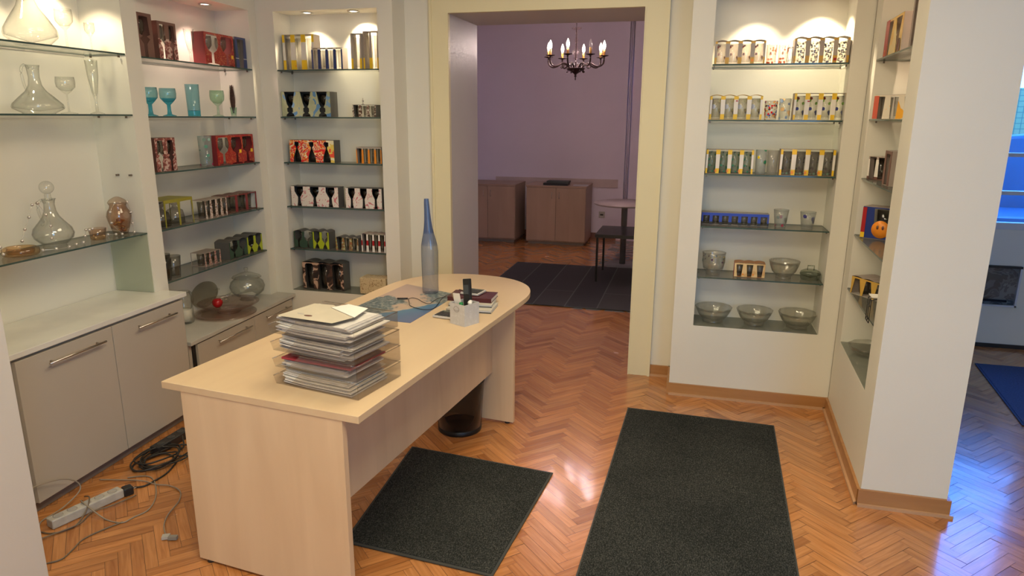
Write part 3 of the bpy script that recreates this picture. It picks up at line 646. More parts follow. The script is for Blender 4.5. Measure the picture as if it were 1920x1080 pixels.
MB().lathe([(.055, 0), (.058, .004), (.040, .014), (.075, .030), (.108, .060), (.118, .095), (.108, .128), (.082, .150), (.078, .156), (.076, .156), (.104, .126), (.115, .095), (.104, .062), (.07, .033), (0, .02)], CLEAR, n=48).build('bowl', T)
MB().lathe([(.080, .157), (.098, .160), (.092, .168), (.045, .188), (.014, .198), (.008, .206), (.016, .216), (.012, .228), (0, .23)], CLEAR, n=40).build('lid', T)
for i in range(3):
    MB().box(-.045, .045, -.035, .035, .024+i*.006, .027+i*.006, PAPER, rot=.3+i*.35).build('paper', T)

# ---- niche 3
g3 = 'window cartons in the niche left of the doorway'
SEGY = [(0, .28, YEL), (.28, .78, WHT), (.78, 1, YEL)]
CLRB = G('bright_packed_glass', (.88, .87, .84), .75, .2, .12, .30, (.74, .70, .62))
WIDE = [(0, .30), (.05, .30), (.99, .38)]
t = carton('tall yellow and white carton of highball glasses, top shelf left of the doorway', 'N3', 1, .022, .055, .235, .085, .228, 3, SEGY, CARDI, [(0, .24), (.99, .30)], 'tumbler', CLRB, group=g3)
small_mark(t, .088, .022, .012, .008, ORG, y=-.0024)
BLUEW = [(0, .92, NAVY), (.92, 1, WHT)]
carton('low blue and white striped carton of tumblers on the top shelf', 'N3', 1, .262, .008, .225, .075, .135, 4, BLUEW, CARDI, [(0, .30), (.99, .34)], 'tumbler', CLRB, group=g3)
carton('tall pale carton with yellow tabs at the right end of the top shelf, front one', 'N3', 1, .545, .02, .075, .08, .222, 1, [(0, .30, YEL), (.30, 1, CARDI)], CARDI, WIDE, 'tumbler', CLRB, group=g3)
carton('tall grey carton with yellow tabs squeezed into the right corner of the top shelf', 'N3', 1, .622, .04, .108, .09, .236, 2, [(0, .30, YEL), (.30, 1, CARD)], CARD, WIDE, 'tumbler', CLRB, group=g3)
PALEG = PR('pale_green_print', [(.20, .36, .55), (.44, .47, .28), (.42, .46, .28), (.45, .48, .30), (.12, .28, .50)], 6, dist=2)
carton('pale green carton showing three dark goblets on the second shelf', 'N3', 2, .006, .02, .368, .10, .165, 3, [(0, 1, PALEG)], DKGREY, [(0, .26), (.10, .22), (.16, .10), (.2, .18), (.34, .18), (.38, .09), (.50, .18), (.97, .32), (1, .32)], 'goblet', G('dark_green_goblet', (.18, .20, .16), .5, .6), group=g3, back=DKGREY)
t = carton('dark brown striped carton of mugs at the right of the second shelf', 'N3', 2, .535, .02, .170, .08, .080, 3, [(0, 1, PR('brown_cream_print', [(.10, .05, .03), (.65, .58, .46), (.16, .08, .05)], 40))], DKGREY, TRAP, 'tumbler', SMK, group=g3)
t = thing('glass_figurine', 'tiny dark wire ornament standing on the brown mug carton', 'ornament', at('N3', .597, .055, SH['N3'][2]+.0815))
MB().lathe([(.009, 0), (.009, .003), (.002, .006), (.002, .018), (.008, .024), (.002, .030), (.003, .038), (0, .046)], STEEL, n=12).build('figure', t)
FLOWR = PR('red_flower_print', [(.75, .02, .03), (.70, .03, .04), (.85, .35, .02), (.85, .80, .60), (.45, .02, .03)], 20, dist=3)
YELF = PR('yellow_flower_print', [(.85, .80, .52), (.80, .62, .12), (.82, .10, .05)], 10, dist=2)
carton('red and yellow flower-printed carton of upturned goblets on the third shelf', 'N3', 3, .042, .02, .340, .09, .152, 3, [(0, 1, FLOWR)], DKGREY, [(0, .26), (.25, .24), (.52, .10), (.60, .06), (.68, .05), (.76, .15), (.9, .15), (.92, 0), (1, 0)], 'inv', SMK, group=g3, back=DKGREY, stack_mats=[FLOWR, FLOWR, FLOWR, YELF])
carton('small orange striped carton at the right of the third shelf', 'N3', 3, .545, .025, .185, .075, .110, 4, [(0, .85, ORG), (.85, 1, CARDI)], CARD, [(0, .32), (.92, .38), (.93, 0), (1, 0)], 'tumbler', SMK, group=g3)
BLOSS = PR('blossom_print', [(.74, .68, .60), (.76, .70, .62), (.74, .68, .6), (.75, .69, .61), (.74, .68, .6), (.58, .20, .22)], 22, dist=3)
BOT = [(0, .16), (.10, .10), (.35, .08), (.60, .20), (.72, .30), (.96, .30), (1, .30)]
for x0, w_, lab in ((.030, .365, 'white and black blossom-printed carton with vase windows, left of the pair'), (.452, .270, 'white and black blossom-printed carton, right of the pair')):
    carton(lab, 'N3', 4, x0, .02, w_, .085, .140, 3, [(0, 1, BLOSS)], DKGREY, [(0, .15), (.2, .10), (.45, .08), (.62, .20), (.74, .28), (.985, .28), (1, .28)], 'goblet', G('black_packed_glass', (.12, .11, .10), .5, .4), group=g3, back=DKGREY)
carton('dark green carton of goblets at the left of the fifth shelf', 'N3', 5, .020, .03, .150, .095, .130, 2, [(0, 1, DKGR)], DKGREY, GOB, 'inv', SMK, group=g3, wavy=.010)
carton('lime green and dark carton of goblets beside the dark green one', 'N3', 5, .172, .03, .125, .095, .132, 2, [(0, 1, LIME)], DKGREY, [(0, .30), (.15, .20), (.3, .05), (.5, .36), (.92, .36), (.93, 0), (1, 0)], 'inv', SMK, group=g3, wavy=.010)
carton('low brown carton of printed jam glasses in the middle of the fifth shelf', 'N3', 5, .350, .03, .175, .09, .098, 3, [(0, 1, PR('jam_print', [(.16, .13, .08), (.35, .12, .05), (.28, .30, .08), (.5, .45, .35)], 50))], DKGREY, TRAP, 'tumbler', SMK, group=g3, wavy=.008)
carton('red white and black striped carton at the right of the fifth shelf', 'N3', 5, .555, .02, .180, .09, .132, 4, [(0, .35, WHT), (.35, .62, RED), (.62, 1, WHT)], CARD, WIDE, 'tumbler', SMK, group=g3, wavy=.006)
carton('large dark brown carton of tall glasses on the niche sill left of the doorway', 'N3', 0, .062, .045, .325, .10, .208, 3, [(0, 1, PR('coffee_print', [(.03, .02, .018), (.08, .04, .03), (.55, .36, .26), (.04, .025, .02)], 12, dist=1))], DKGREY, [(0, .26), (.06, .28), (.84, .30), (.9, .22), (.91, 0), (1, 0)], 'tumbler', SMK, group=g3, wavy=.012, back=DKGREY)
o = MB().box(0, .20, 0, .12, 0, .115, PR('tan_script_print', [(.62, .50, .30), (.60, .48, .29), (.63, .51, .3), (.35, .24, .12)], 26, .6, dist=4)).build('gift_box', mat4=at('N3', .530, .012, .4755), bevel=.003)
tag(o, 'closed tan box with brown line drawing at the right of the niche sill', 'box', g3)

# ---- niche 5
g5 = 'window cartons in the niche right of the doorway'
PINKP = DG('pink_print_packed', [(.75, .28, .25), (.80, .55, .5)], 30, (.86, .80, .76), .22, .15)
MIX = DG('mixed_print_packed', [(.30, .02, .06), (.25, .45, .10), (.10, .12, .35), (.5, .05, .05)], 26, (.82, .80, .76), .24, .12)
WIRE = DG('grey_line_packed', [(.25, .25, .35), (.5, .45, .4)], 60, (.85, .83, .78), .3, .1)
GRNP = DG('green_print_packed', [(.05, .25, .15), (.1, .4, .25), (.3, .45, .35)], 34, (.62, .68, .62), .25, .1)
W5 = [(0, .36), (.05, .35), (.99, .32)]
SEGO = [(0, .28, YEL2), (.28, .85, CARDI), (.85, 1, YEL2)]; SEGY5 = [(0, .22, YEL), (.22, .80, WHT), (.80, 1, YEL)]
def logo(t, xs, z, w, h, m=ORG):
    for x in xs: small_mark(t, x, z, w, h, m, y=-.0024)
t = carton('ochre-edged carton of four pink-printed glasses at the left of the top shelf', 'N5', 1, .012, .02, .268, .08, .128, 4, SEGO, CARD, W5, 'tumbler', PINKP, group=g5, wavy=.006); logo(t, (.196,), .012, .012, .014)
t = carton('ochre carton of four grey-lined glasses at the right of the top shelf', 'N5', 1, .428, .02, .280, .085, .138, 4, SEGO, CARD, W5, 'tumbler', WIRE, group=g5, wavy=.008); logo(t, (.205,), .012, .014, .014, RED)
RG = DG('red_ring_glass', [(.75, .18, .10), (.80, .4, .3)], 45, (.92, .86, .82), .3, .1)
glassware('tumbler', 'clear tumbler with red ring print, left of the pair on the top shelf', 'tumbler', 'N5', 1, .318, .09, p_tumbler(.029, .105, .9), RG, 'single printed glasses right of the doorway')
glassware('tumbler', 'clear tumbler with red ring print, right of the pair on the top shelf', 'tumbler', 'N5', 1, .378, .06, p_tumbler(.028, .102, .9), RG, 'single printed glasses right of the doorway')
t = thing('glass_rack', 'small wire glass rack between ring-printed tumbler and ochre carton', 'rack', at('N5', .408, .06, SH['N5'][1]+.0008))
b = MB()
for x in (0, .018): b.tube([(x, 0, .001), (x, 0, .09), (x, .06, .09), (x, .06, .001)], .0012, BLACKM, 5)
for z in (.02, .088): b.tube([(0, 0, z), (.018, 0, z)], .0012, BLACKM, 5).tube([(0, .06, z), (.018, .06, z)], .0012, BLACKM, 5)
b.build('wire_frame', t)
t = carton('yellow and white carton of leaf-printed glasses at the left of the second shelf', 'N5', 2, .005, .02, .285, .085, .138, 4, SEGY5, YEL2, W5, 'tumbler', DG('leaf_print_packed', [(.5, .48, .3), (.55, .6, .7), (.45, .4, .2)], 22, (.78, .77, .72), .3, .15), group=g5, wavy=.008); logo(t, (.140,), .100, .012, .006, RED)
glassware('tumbler', 'tumbler printed with red and black dots on the second shelf', 'tumbler', 'N5', 2, .341, .07, p_tumbler(.036, .105, .9), DG('red_dot_glass', [(.75, .02, .02), (.1, .05, .05), (.8, .4, .1), (.05, .1, .5)], 60, (.9, .88, .85), .34, .12), 'single printed glasses right of the doorway')
glassware('tumbler', 'tumbler with a pale blue and orange print left of the yellow carton', 'tumbler', 'N5', 2, .416, .08, p_tumbler(.033, .118, .9), DG('blue_orange_glass', [(.35, .45, .62), (.85, .55, .25)], 26, (.88, .87, .83), .3, .2), 'single printed glasses right of the doorway')
t = carton('bright yellow carton of fruit-printed glasses at the right of the second shelf', 'N5', 2, .455, .015, .272, .085, .145, 4, [(0, .2, YEL), (.2, .76, WHT), (.76, 1, YEL)], CARD, W5, 'tumbler', MIX, group=g5); logo(t, (.068,), .098, .012, .006, RED)
t = carton('yellow and white carton of green-printed glasses at the left of the third shelf', 'N5', 3, .006, .02, .262, .085, .138, 4, SEGY5, CARD, W5, 'tumbler', GRNP, group=g5); logo(t, (.052, .118, .183), .010, .010, .014)
FR2 = DG('frosted_dot_glass', [(.03, .22, .10), (.75, .55, .02)], 16, (.82, .84, .80), .2, .5)
FRP = G('frosted_plain_glass', (.80, .80, .76), .6, .3, .1, .5, (.7, .68, .64))
glassware('tumbler', 'frosted tumbler with a green and a yellow dot on the third shelf', 'tumbler', 'N5', 3, .313, .07, p_tumbler(.032, .138, .9), FR2, 'single printed glasses right of the doorway')
glassware('tumbler', 'plain frosted tumbler beside the dotted one on the third shelf', 'tumbler', 'N5', 3, .378, .08, p_tumbler(.032, .137, .9), FRP, 'single printed glasses right of the doorway')
t = carton('yellow and white carton of dark floral glasses at the right of the third shelf', 'N5', 3, .412, .015, .288, .085, .146, 4, SEGY5, CARD, W5, 'tumbler', DG('dark_floral_packed', [(.45, .35, .35), (.2, .3, .22), (.6, .2, .25), (.4, .4, .4)], 40, (.45, .42, .40), .28, .15), group=g5); logo(t, (.062, .132, .203), .010, .012, .014)
NB = [(0, .24, BLACK), (.24, 1, C('royal_blue_print', (.02, .06, .42), .4))]
carton('long low grey carton with seven blue tabs at the left of the fourth shelf', 'N5', 4, .006, .085, .384, .075, .072, 7, NB, C('grey_card', (.24, .23, .22), .6), [(0, .34), (.75, .34), (.76, 0), (1, 0)], 'tumbler', SMK, group=g5)
FL1 = DG('violet_flower_glass', [(.35, .06, .10), (.25, .30, .28), (.5, .3, .3)], 24, (.84, .85, .82), .3, .3)
FL2 = DG('navy_flower_glass', [(.03, .03, .12), (.06, .06, .2)], 20, (.84, .85, .82), .26, .3)
glassware('tumbler', 'wide frosted tumbler with a red and green flower on the fourth shelf', 'tumbler', 'N5', 4, .453, .075, p_tumbler(.043, .106, .72), FL1, 'single printed glasses right of the doorway')
glassware('tumbler', 'wide frosted tumbler with a navy flower at the right of the fourth shelf', 'tumbler', 'N5', 4, .598, .06, p_tumbler(.044, .100, .72), FL2, 'single printed glasses right of the doorway')
HZ = G('dull_bowl_glass', (.86, .85, .78), .5, .8, .06, .16, (.78, .76, .68))
glassware('glass_bowl', 'round glass bowl with a yellow and black dot band on the fifth shelf', 'bowl', 'N5', 5, .095, .09, [(.040, 0), (.042, .006), (.040, .014), (.060, .04), (.068, .08), (.067, .12), (.070, .138), (.068, .138), (.064, .12), (.065, .08), (.056, .04), (0, .018)], HZ, mats=[HZ]*4+[DG('dot_band_glass', [(.45, .35, .02), (.1, .05, .1), (.05, .1, .05)], 50, (.76, .75, .68), .3, .16)]+[HZ]*6)
t = carton('small yellow carton of three shot glasses with red end on the fifth shelf', 'N5', 5, .218, .06, .175, .08, .090, 3, [(0, 1, PR('straw_print', [(.80, .58, .28), (.78, .55, .25), (.7, .42, .16)], 20))], C('rust_card', (.40, .17, .04), .5), [(0, .20), (.85, .33), (.86, 0), (1, 0)], 'tumbler', SMK, side=RED, group=g5, wavy=.005)
logo(t, (.046, .105), .012, .008, .010)
glassware('glass_bowl', 'large plain glass mixing bowl on the fifth shelf', 'bowl', 'N5', 5, .503, .10, p_bowl(.088, .104, .5), HZ, 'glass bowls right of the doorway')
t = thing('butter_dish', 'round green-tinged glass butter dish with a square lid handle', 'dish', at('N5', .652, .10, SH['N5'][5]+.0008))
GB = G('green_dish_glass', (.48, .54, .45), .5, .5, .05, .25, (.25, .3, .22))
MB().lathe([(.048, 0), (.052, .004), (.056, .03), (.060, .034), (.058, .036), (.053, .03), (0, .008)], GB, n=32).build('dish', t)
MB().lathe([(.059, .037), (.054, .050), (.035, .060), (.0, .062)], GB, n=32).build('lid', t)
MB().tube([(-.018, 0, .058), (-.018, 0, .084), (.018, 0, .084), (.018, 0, .058)], .004, GB, 6).build('handle', t)
for i, (x, r) in enumerate(((.118, .110), (.362, .106), (.610, .110))):
    n_ = 16; prof = p_bowl(r, .092, .55)
    b = MB(); b.lathe(prof, HZ, n=64)
    b.v = [(vx*(1+.018*math.cos(12*math.atan2(vy, vx))*(vz/.09)), vy*(1+.018*math.cos(12*math.atan2(vy, vx))*(vz/.09)), vz) for vx, vy, vz in b.v]
    o = b.build('glass_bowl', mat4=at('N5', x, .118, SH['N5'][0]+.001))
    tag(o, ('leftmost', 'middle', 'rightmost')[i]+' of three wide glass bowls on the bottom sill right of the doorway', 'bowl', 'glass bowls right of the doorway')

# ---- niche 6 (angled wall)
g6 = 'cartons in the far right angled niche'
AMBP = PR('amber_drink_print', [(.80, .50, .10), (.82, .56, .18), (.78, .62, .30)], 8)
t = carton('amber drink-printed glass carton with a red spine on the top shelf', 'N6', 1, .055, .02, .36, .085, .175, 2, [(0, 1, AMBP)], CARDI, [(0, .08), (.3, .14), (.93, .34), (.94, 0), (1, 0)], 'tumbler', G('clear_packed_glass', (.8, .78, .74), .45, .6), group=g6)
small_mark(t, 0, .002, .078, .172, RED, 'red_spine', y=-.003)
tx = bpy.data.curves.new('numeral', 'FONT'); tx.body = '2'; tx.size = .040; tx.extrude = .0004; tx.align_x = 'CENTER'
tmp = bpy.data.objects.new('numeral_text', tx); COL.objects.link(tmp); bpy.context.view_layer.update(); nm_ = bpy.data.meshes.new_from_object(tmp.evaluated_get(bpy.context.evaluated_depsgraph_get())); bpy.data.objects.remove(tmp)
to = bpy.data.objects.new('numeral', nm_); COL.objects.link(to); to.parent = t; to.location = (.038, -.0042, .010); to.rotation_euler = (PI/2, 0, 0); nm_.materials.clear(); nm_.materials.append(ORG)
MB().lathe([(0, 0), (.030, .0), (.030, .001)], BRN, n=20).build('fruit_print', t).matrix_local = Matrix.Translation((.33, -.003, .035)) @ Matrix.Rotation(PI/2, 4, 'X')
o = carton('tall brown carton behind the right jamb on the top shelf of the far right niche', 'N6', 1, .48, .04, .12, .09, .24, 1, [(0, 1, CARD)], CARD, [(0, .25), (.93, .3), (.94, 0), (1, 0)], 'goblet', SMK, group=g6)
t = carton('white carton printed with orange juice glasses and a red end', 'N6', 2, .035, .01, .28, .07, .118, 3, [(0, 1, PR('juice_print', [(.75, .66, .52), (.76, .68, .54), (.76, .68, .54), (.88, .42, .03)], 10, dist=.6))], CARDI, [(0, .22), (.93, .30), (.94, 0), (1, 0)], 'tumbler', BOXGL, group=g6, side=CARDI, yaw=.5); C('coral_print', (.62, .12, .07), .4)
small_mark(t, 0, .002, .035, .112, MC['coral_print'], 'red_end', y=-.003)
carton('brown and white carton of three small glasses on the third shelf', 'N6', 3, .04, .02, .24, .09, .115, 3, [(0, .12, BRN), (.12, .88, WHT), (.88, 1, CARD)], CARD, WIDE, 'tumbler', SMK, group=g6, sill=BRN, M=at('N6', .03, .02, SH['N6'][3]+.0008, .35))
carton('tall dark brown carton beside the jamb on the third shelf', 'N6', 3, .36, .03, .14, .08, .16, 1, [(0, 1, BRN)], CARD, [(0, .2), (.9, .3), (.91, 0), (1, 0)], 'goblet', SMK, group=g6)
t = carton('navy carton with an orange smiling round print and a red end', 'N6', 4, 0, 0, .19, .10, .165, 1, [(0, 1, C('cobalt_print', (.01, .035, .22), .4))], CARD, [(0, .0), (.08, .0), (.10, .16), (.95, .2), (.96, 0), (1, 0)], 'tumbler', SMK, group=g6, M=Matrix.Translation((.885, 3.925, SH['N6'][4]+.0008)) @ Matrix.Rotation(-.62, 4, 'Z'), side=NAVY)
small_mark(t, 0, .03, .020, .130, RED, 'red_end', y=-.003); small_mark(t, 0, .003, .020, .027, YEL, 'yellow_label', y=-.003)
b = MB(); b.lathe([(0, 0), (.045, 0), (.045, .002), (0, .002)], ORG, n=32); b.build('orange_disc', t).matrix_local = Matrix.Translation((.098, -.002, .052)) @ Matrix.Rotation(PI/2, 4, 'X')
for x in (.083, .110): MB().lathe([(0, 0), (.006, 0), (.006, .001), (0, .001)], BRN, n=12, sy=1.8).build('eye_print', t).matrix_local = Matrix.Translation((x, -.0045, .062)) @ Matrix.Rotation(PI/2, 4, 'X')
MB().box(.135, .175, -.0022, -.001, .02, .13, C('cobalt_print', (.01, .035, .22), .4)).build('blue_panel', t)
t = carton('ochre carton of three tumblers, standing askew on the lowest shelf', 'N6', 5, 0, 0, .235, .12, .100, 3, [(0, 1, C('ochre_print', (.62, .38, .07), .5))], CARD, [(0, .42), (.12, .40), (.85, .22), (.86, 0), (1, 0)], 'tumbler', SMK, group=g6, sill=CARDI, M=Matrix.Translation((.868, 3.905, SH['N6'][5]+.0008)) @ Matrix.Rotation(-1.05, 4, 'Z'), wavy=.006)
t = thing('wire_rack', 'small black wire rack at the right end of the lowest shelf', 'rack', M=at('N6', .66, -.02, SH['N6'][5]+.079, 0))
b = MB()
for x in (0, .035, .07):
    b.tube([(x, .0, -.075), (x, .0, .03), (x, .05, .045)], .0022, BLACKM, 6)
for z in (-.075, -.06, .0, .03): b.tube([(0, 0, z), (.07, 0, z)], .0022, BLACKM, 6)
b.build('wire_frame', t); MB().box(0, .07, .0, .05, .0425, .046, WHT).build('label_card', t)
b = MB(); b.lathe([(.06, 0), (.065, .004), (.10, .02), (.115, .045), (.112, .048), (.09, .022), (0, .012)], HZ, n=64)
b.v = [(vx*(1+.03*math.cos(10*math.atan2(vy, vx))*(vz/.045)), vy*(1+.03*math.cos(10*math.atan2(vy, vx))*(vz/.045)), vz) for vx, vy, vz in b.v]
o = b.build('ornate_glass_dish', mat4=at('N6', .20, .12, SH['N6'][0]+.001)); tag(o, 'ornate clear glass dish on the sill of the far right niche', 'dish')

# ------------------------------------------------------------------ grey cabinets along the left wall
def bar_handle(parent, x0, x1, y, z, r=.005):
    b = MB(); b.tube([(x0, y, z), (x1, y, z)], r, STEEL, 10)
    for x in (x0+.03, x1-.03): b.tube([(x, y, z), (x, y+.028, z)], r*.8, STEEL, 8)
    return b.build('handle', parent)
T = thing('base_cabinet', 'grey two-door base cabinet under the tall left recess', 'cabinet', F['N1'])
b = MB(); b.box(-.08, 1.005, -.13, -.002, .055, .715, GREY_CAB); b.box(-.08, 1.005, -.11, -.004, .002, .055, DARKPLINTH); b.build('body', T)
for x0, x1, h0, h1 in ((-.035, .484, .10, .415), (.488, 1.0, .63, .915)):
    d = MB().box(x0, x1, -.150, -.1305, .058, .705, GREY_CAB).build('door', T, bevel=.0015); bar_handle(d, h0, h1, -.178, .655)
pts = [(-.12, -.158), (1.03, -.158), (1.03, -.002), (.974, -.002), (.974, .245), (-.095, .245), (-.095, -.002), (-.12, -.002)]
o = MB().prism(pts, .7205, .745, COUNTER).build('countertop', mat4=F['N1'], bevel=.002); tag(o, 'pale scuffed countertop on the grey cabinet of the tall left recess', 'countertop')
T = thing('base_cabinet', 'low grey cabinet with two flap fronts under the left wall niche', 'cabinet', F['N2'])
b = MB(); b.box(-.045, 1.105, -.12, -.002, .055, .420, GREY_CAB); b.box(-.045, 1.10, -.10, -.004, .002, .055, DARKPLINTH); b.box(-.020, .008, -.1265, -.1205, .06, .415, BLACKM); b.build('body', T)
for x0, x1, h0, h1 in ((.012, .588, .175, .52), (.592, 1.07, .70, 1.01)):
    d = MB().box(x0, x1, -.140, -.1205, .058, .412, GREY_CAB).build('door', T, bevel=.0015); bar_handle(d, h0, h1, -.168, .372)
pts = [(-.055, -.150), (1.108, -.150), (1.108, -.002), (1.024, -.002), (1.024, .245), (.002, .245), (.002, -.002), (-.055, -.002)]
o = MB().prism(pts, .4215, .445, COUNTER2).build('countertop', mat4=F['N2'], bevel=.002); tag(o, 'dull grey countertop of the low cabinet with glass dishes on it', 'countertop')

# ------------------------------------------------------------------ desk
AD = math.radians(-6.2); DM = Matrix.Translation((-1.855, 1.989, 0)) @ Matrix.Rotation(AD, 4, 'Z')
def dk(x, y, z=.7402, rz=0): return DM @ Matrix.Translation((x, y, z)) @ Matrix.Rotation(rz, 4, 'Z')
T = thing('desk', 'light maple desk with a rounded far end and panel legs', 'desk', DM)
pts = [(0, 0), (.853, 0)]
for i in range(0, 41):
    a = PI*i/40; ca, sa = math.cos(a), math.sin(a); e = 2/2.25
    pts.append((.4265+.4265*math.copysign(abs(ca)**e, ca), 1.60+.48*abs(sa)**e))
MB().prism(pts, .713, .74, MAPLEX).build('tabletop', T, bevel=.0015)
MB().box(.085, .785, .004, .030, .012, .7125, MAPLE).build('panel_leg', T, bevel=.001)
MB().box(.085, .80, 1.600, 1.626, .012, .7125, MAPLE).build('panel_leg', T, bevel=.001)
MB().box(.655, .673, .0305, 1.5995, .30, .7125, MAPLE).build('modesty_panel', T)
for x, y in ((.13, .017), (.74, .017), (.13, 1.613), (.76, 1.613)): MB().lathe([(.014, 0), (.016, .003), (.014, .012)], BLACK, x, y, 0, 14).build('glide', T)

# letter trays: four stacked, each with its papers
TRAYG = G('tray_plastic', (.93, .89, .85), .55, .6, .08, .06, (.7, .64, .58))
TRM = Matrix.Translation((.410, .140, 0)) @ Matrix.Rotation(math.radians(-5.0), 4, 'Z')
GREYP = C('grey_paper', (.45, .43, .42), .8, noise=.15, scale=40); GREYP2 = C('pale_grey_paper', (.62, .60, .57), .8, noise=.1, scale=30)  # grey and off-white sheet tones, picked at random per sheet
rt = random.Random(11)
TL, TD = .372, .262
for lv in range(4):
    M_ = DM @ TRM @ Matrix.Translation((rt.uniform(-.004, .004), rt.uniform(-.003, .003), .7402+lv*.0655)) @ Matrix.Rotation(rt.uniform(-.015, .015), 4, 'Z')
    t = thing('letter_tray', 'clear plastic letter tray, %s of the stack on the desk' % ('bottom one', 'second from bottom', 'third from bottom', 'topmost')[lv], 'letter tray', M_, group='stacked letter trays')
    b = MB(); b.box(0, TL, 0, TD, 0, .0022, TRAYG)
    b.box(TL-.0022, TL, 0, TD, .0022, .058, TRAYG); b.box(.02, TL, TD-.0022, TD, .0022, .058, TRAYG)
    b.hexa([(0, 0, .0022), (.0022, 0, .0022), (.0022, TD, .0022), (0, TD, .0022), (-.012, 0, .030), (-.010, 0, .030), (-.010, TD, .030), (-.012, TD, .030)], TRAYG)
    b.hexa([(.06, 0, .0022), (TL, 0, .0022), (TL, .0022, .0022), (.06, .0022, .0022), (.12, -.001, .058), (TL, -.001, .058), (TL, .0012, .058), (.12, .0012, .058)], TRAYG)
    b.tube([(.12, 0, .058), (TL, 0, .058), (TL, TD, .058), (.03, TD, .058)], .0022, TRAYG, 6)
    b.tube([(-.011, 0, .030), (-.011, TD, .030)], .0018, TRAYG, 6)
    b.build('tray', t)
    hmax = (.050, .022, .052, .054)[lv]
    # papers: sheets slightly fanned out
    P = thing('paper_stack', 'sheaf of loose white papers lying in the %s letter tray' % ('bottom', 'second from bottom', 'third from bottom', 'topmost')[lv], 'papers', M_ @ Matrix.Translation((0, 0, .0024)), group='papers in the letter trays')
    z = 0; b = MB(); k = 0
    while z < hmax-.004:
        th = rt.choice((.0012, .0018, .003, .0045)); dx = rt.uniform(.004, .035); w_ = rt.uniform(.285, .325); dy = rt.uniform(.005, .030); d_ = rt.uniform(.200, .218); sg = rt.uniform(0, .004)
        x0_, x1_, y0_, y1_ = dx+.01, min(dx+w_, TL-.004), dy, min(dy+d_, TD-.005)
        mt = rt.choice((PAPER, PAPER, GREYP2, GREYP2, GREYP)); n_ = 8
        for i in range(n_):
            xa, xb = x0_+(x1_-x0_)*i/n_, x0_+(x1_-x0_)*(i+1)/n_
            q = lambda x: z+.006*max(0, 1-(x-x0_)/.12)**2*(1 if lv != 1 else .3)
            b.hexa([(xa, y0_, q(xa)), (xb, y0_, q(xb)), (xb, y1_, q(xb)), (xa, y1_, q(xa)), (xa, y0_, q(xa)+th), (xb, y0_, q(xb)+th), (xb, y1_, q(xb)+th), (xa, y1_, q(xa)+th)], mt)
        z += th+rt.uniform(.0004, .0016); k += 1
    b.build('paper_sheets', P)
    if lv == 1:
        R = thing('document_folder', 'dark red document folder in the second letter tray from the bottom', 'folder', M_ @ Matrix.Translation((.02, .012, .0285)) @ Matrix.Rotation(.03, 4, 'Z'))
        MB().box(0, .31, 0, .215, 0, .008, C('crimson_folder', (.36, .03, .05), .4)).build('cover', R, bevel=.002)
        MB().box(.03, .30, .02, .20, .0085, .0165, C('dusky_red_folder', (.20, .06, .05), .5)).build('flap', R, bevel=.002)
    if lv == 3:
        q = MB(); q.prism([(.03, .005), (.27, .002), (.30, .10), (.13, .20), (.05, .19)], 0, .0010, C('cream_envelope', (.56, .51, .40), .7))
        o = q.build('envelope', mat4=M_ @ Matrix.Translation((0, 0, .0665)) @ Matrix.Rotation(.05, 4, 'Z')); tag(o, 'cream envelope with a brown stamp mark on top of the tray stack', 'envelope')
        MB().lathe([(0, 0), (.014, 0), (.014, .0004), (0, .0004)], BRN, .135, .045, .0011, 16, 1.2, .6).build('stamp_mark', o)
        MB().box(.085, .112, .050, .0535, .0011, .0014, GREYP).box(.075, .105, .060, .0625, .0011, .0014, GREYP).build('printed_lines', o)
        o = MB().prism([(.14, .17), (.30, .10), (.27, .22), (.17, .235)], 0, .0010, PAPER).build('paper_sheet', mat4=M_ @ Matrix.Translation((0, 0, .0690))); tag(o, 'bright white folded sheet at the back of the top tray', 'paper')

# poster / beach photograph
pm, ptt, pbb = nt('beach_photo'); tc = N(ptt, 'ShaderNodeTexCoord'); sx = N(ptt, 'ShaderNodeSeparateXYZ'); ptt.links.new(tc.outputs['Object'], sx.inputs[0])
n1 = N(ptt, 'ShaderNodeTexNoise'); n1.inputs['Scale'].default_value = 14; n1.inputs['Detail'].default_value = 6; ptt.links.new(tc.outputs['Object'], n1.inputs['Vector'])
def PM(op, a, b_=None, c_=None):
    n = N(ptt, 'ShaderNodeMath', operation=op)
    for k_, v_ in enumerate((a, b_, c_)):
        if v_ is None: continue
        if isinstance(v_, (int, float)): n.inputs[k_].default_value = v_
        else: ptt.links.new(v_, n.inputs[k_])
    return n.outputs[0]
PX, PY = sx.outputs[0], sx.outputs[1]; NF = PM('SUBTRACT', n1.outputs['Fac'], .5)
sea = PM('ADD', PM('SUBTRACT', PY, PM('MULTIPLY', PM('MULTIPLY', PX, PX), 3.0)), PM('MULTIPLY', NF, .10))
mr = N(ptt, 'ShaderNodeMapRange'); mr.inputs[1].default_value = -.4; mr.inputs[2].default_value = .6; ptt.links.new(sea, mr.inputs[0])
rp_ = ramp(ptt, [(0, (.10, .13, .26)), (.25, (.07, .15, .29)), (.39, (.07, .19, .31)), (.41, (.50, .42, .34)), (.45, (.50, .37, .27)), (.7, (.50, .36, .28)), (1, (.42, .31, .27))]); ptt.links.new(mr.outputs[0], rp_.inputs[0])
n3 = N(ptt, 'ShaderNodeTexNoise'); n3.inputs['Scale'].default_value = 55; n3.inputs['Detail'].default_value = 5; ptt.links.new(tc.outputs['Object'], n3.inputs['Vector'])
rk = ramp(ptt, [(.38, (.05, .08, .10)), (.5, (.12, .17, .18)), (.68, (.36, .35, .32))]); ptt.links.new(n3.outputs['Fac'], rk.inputs[0])
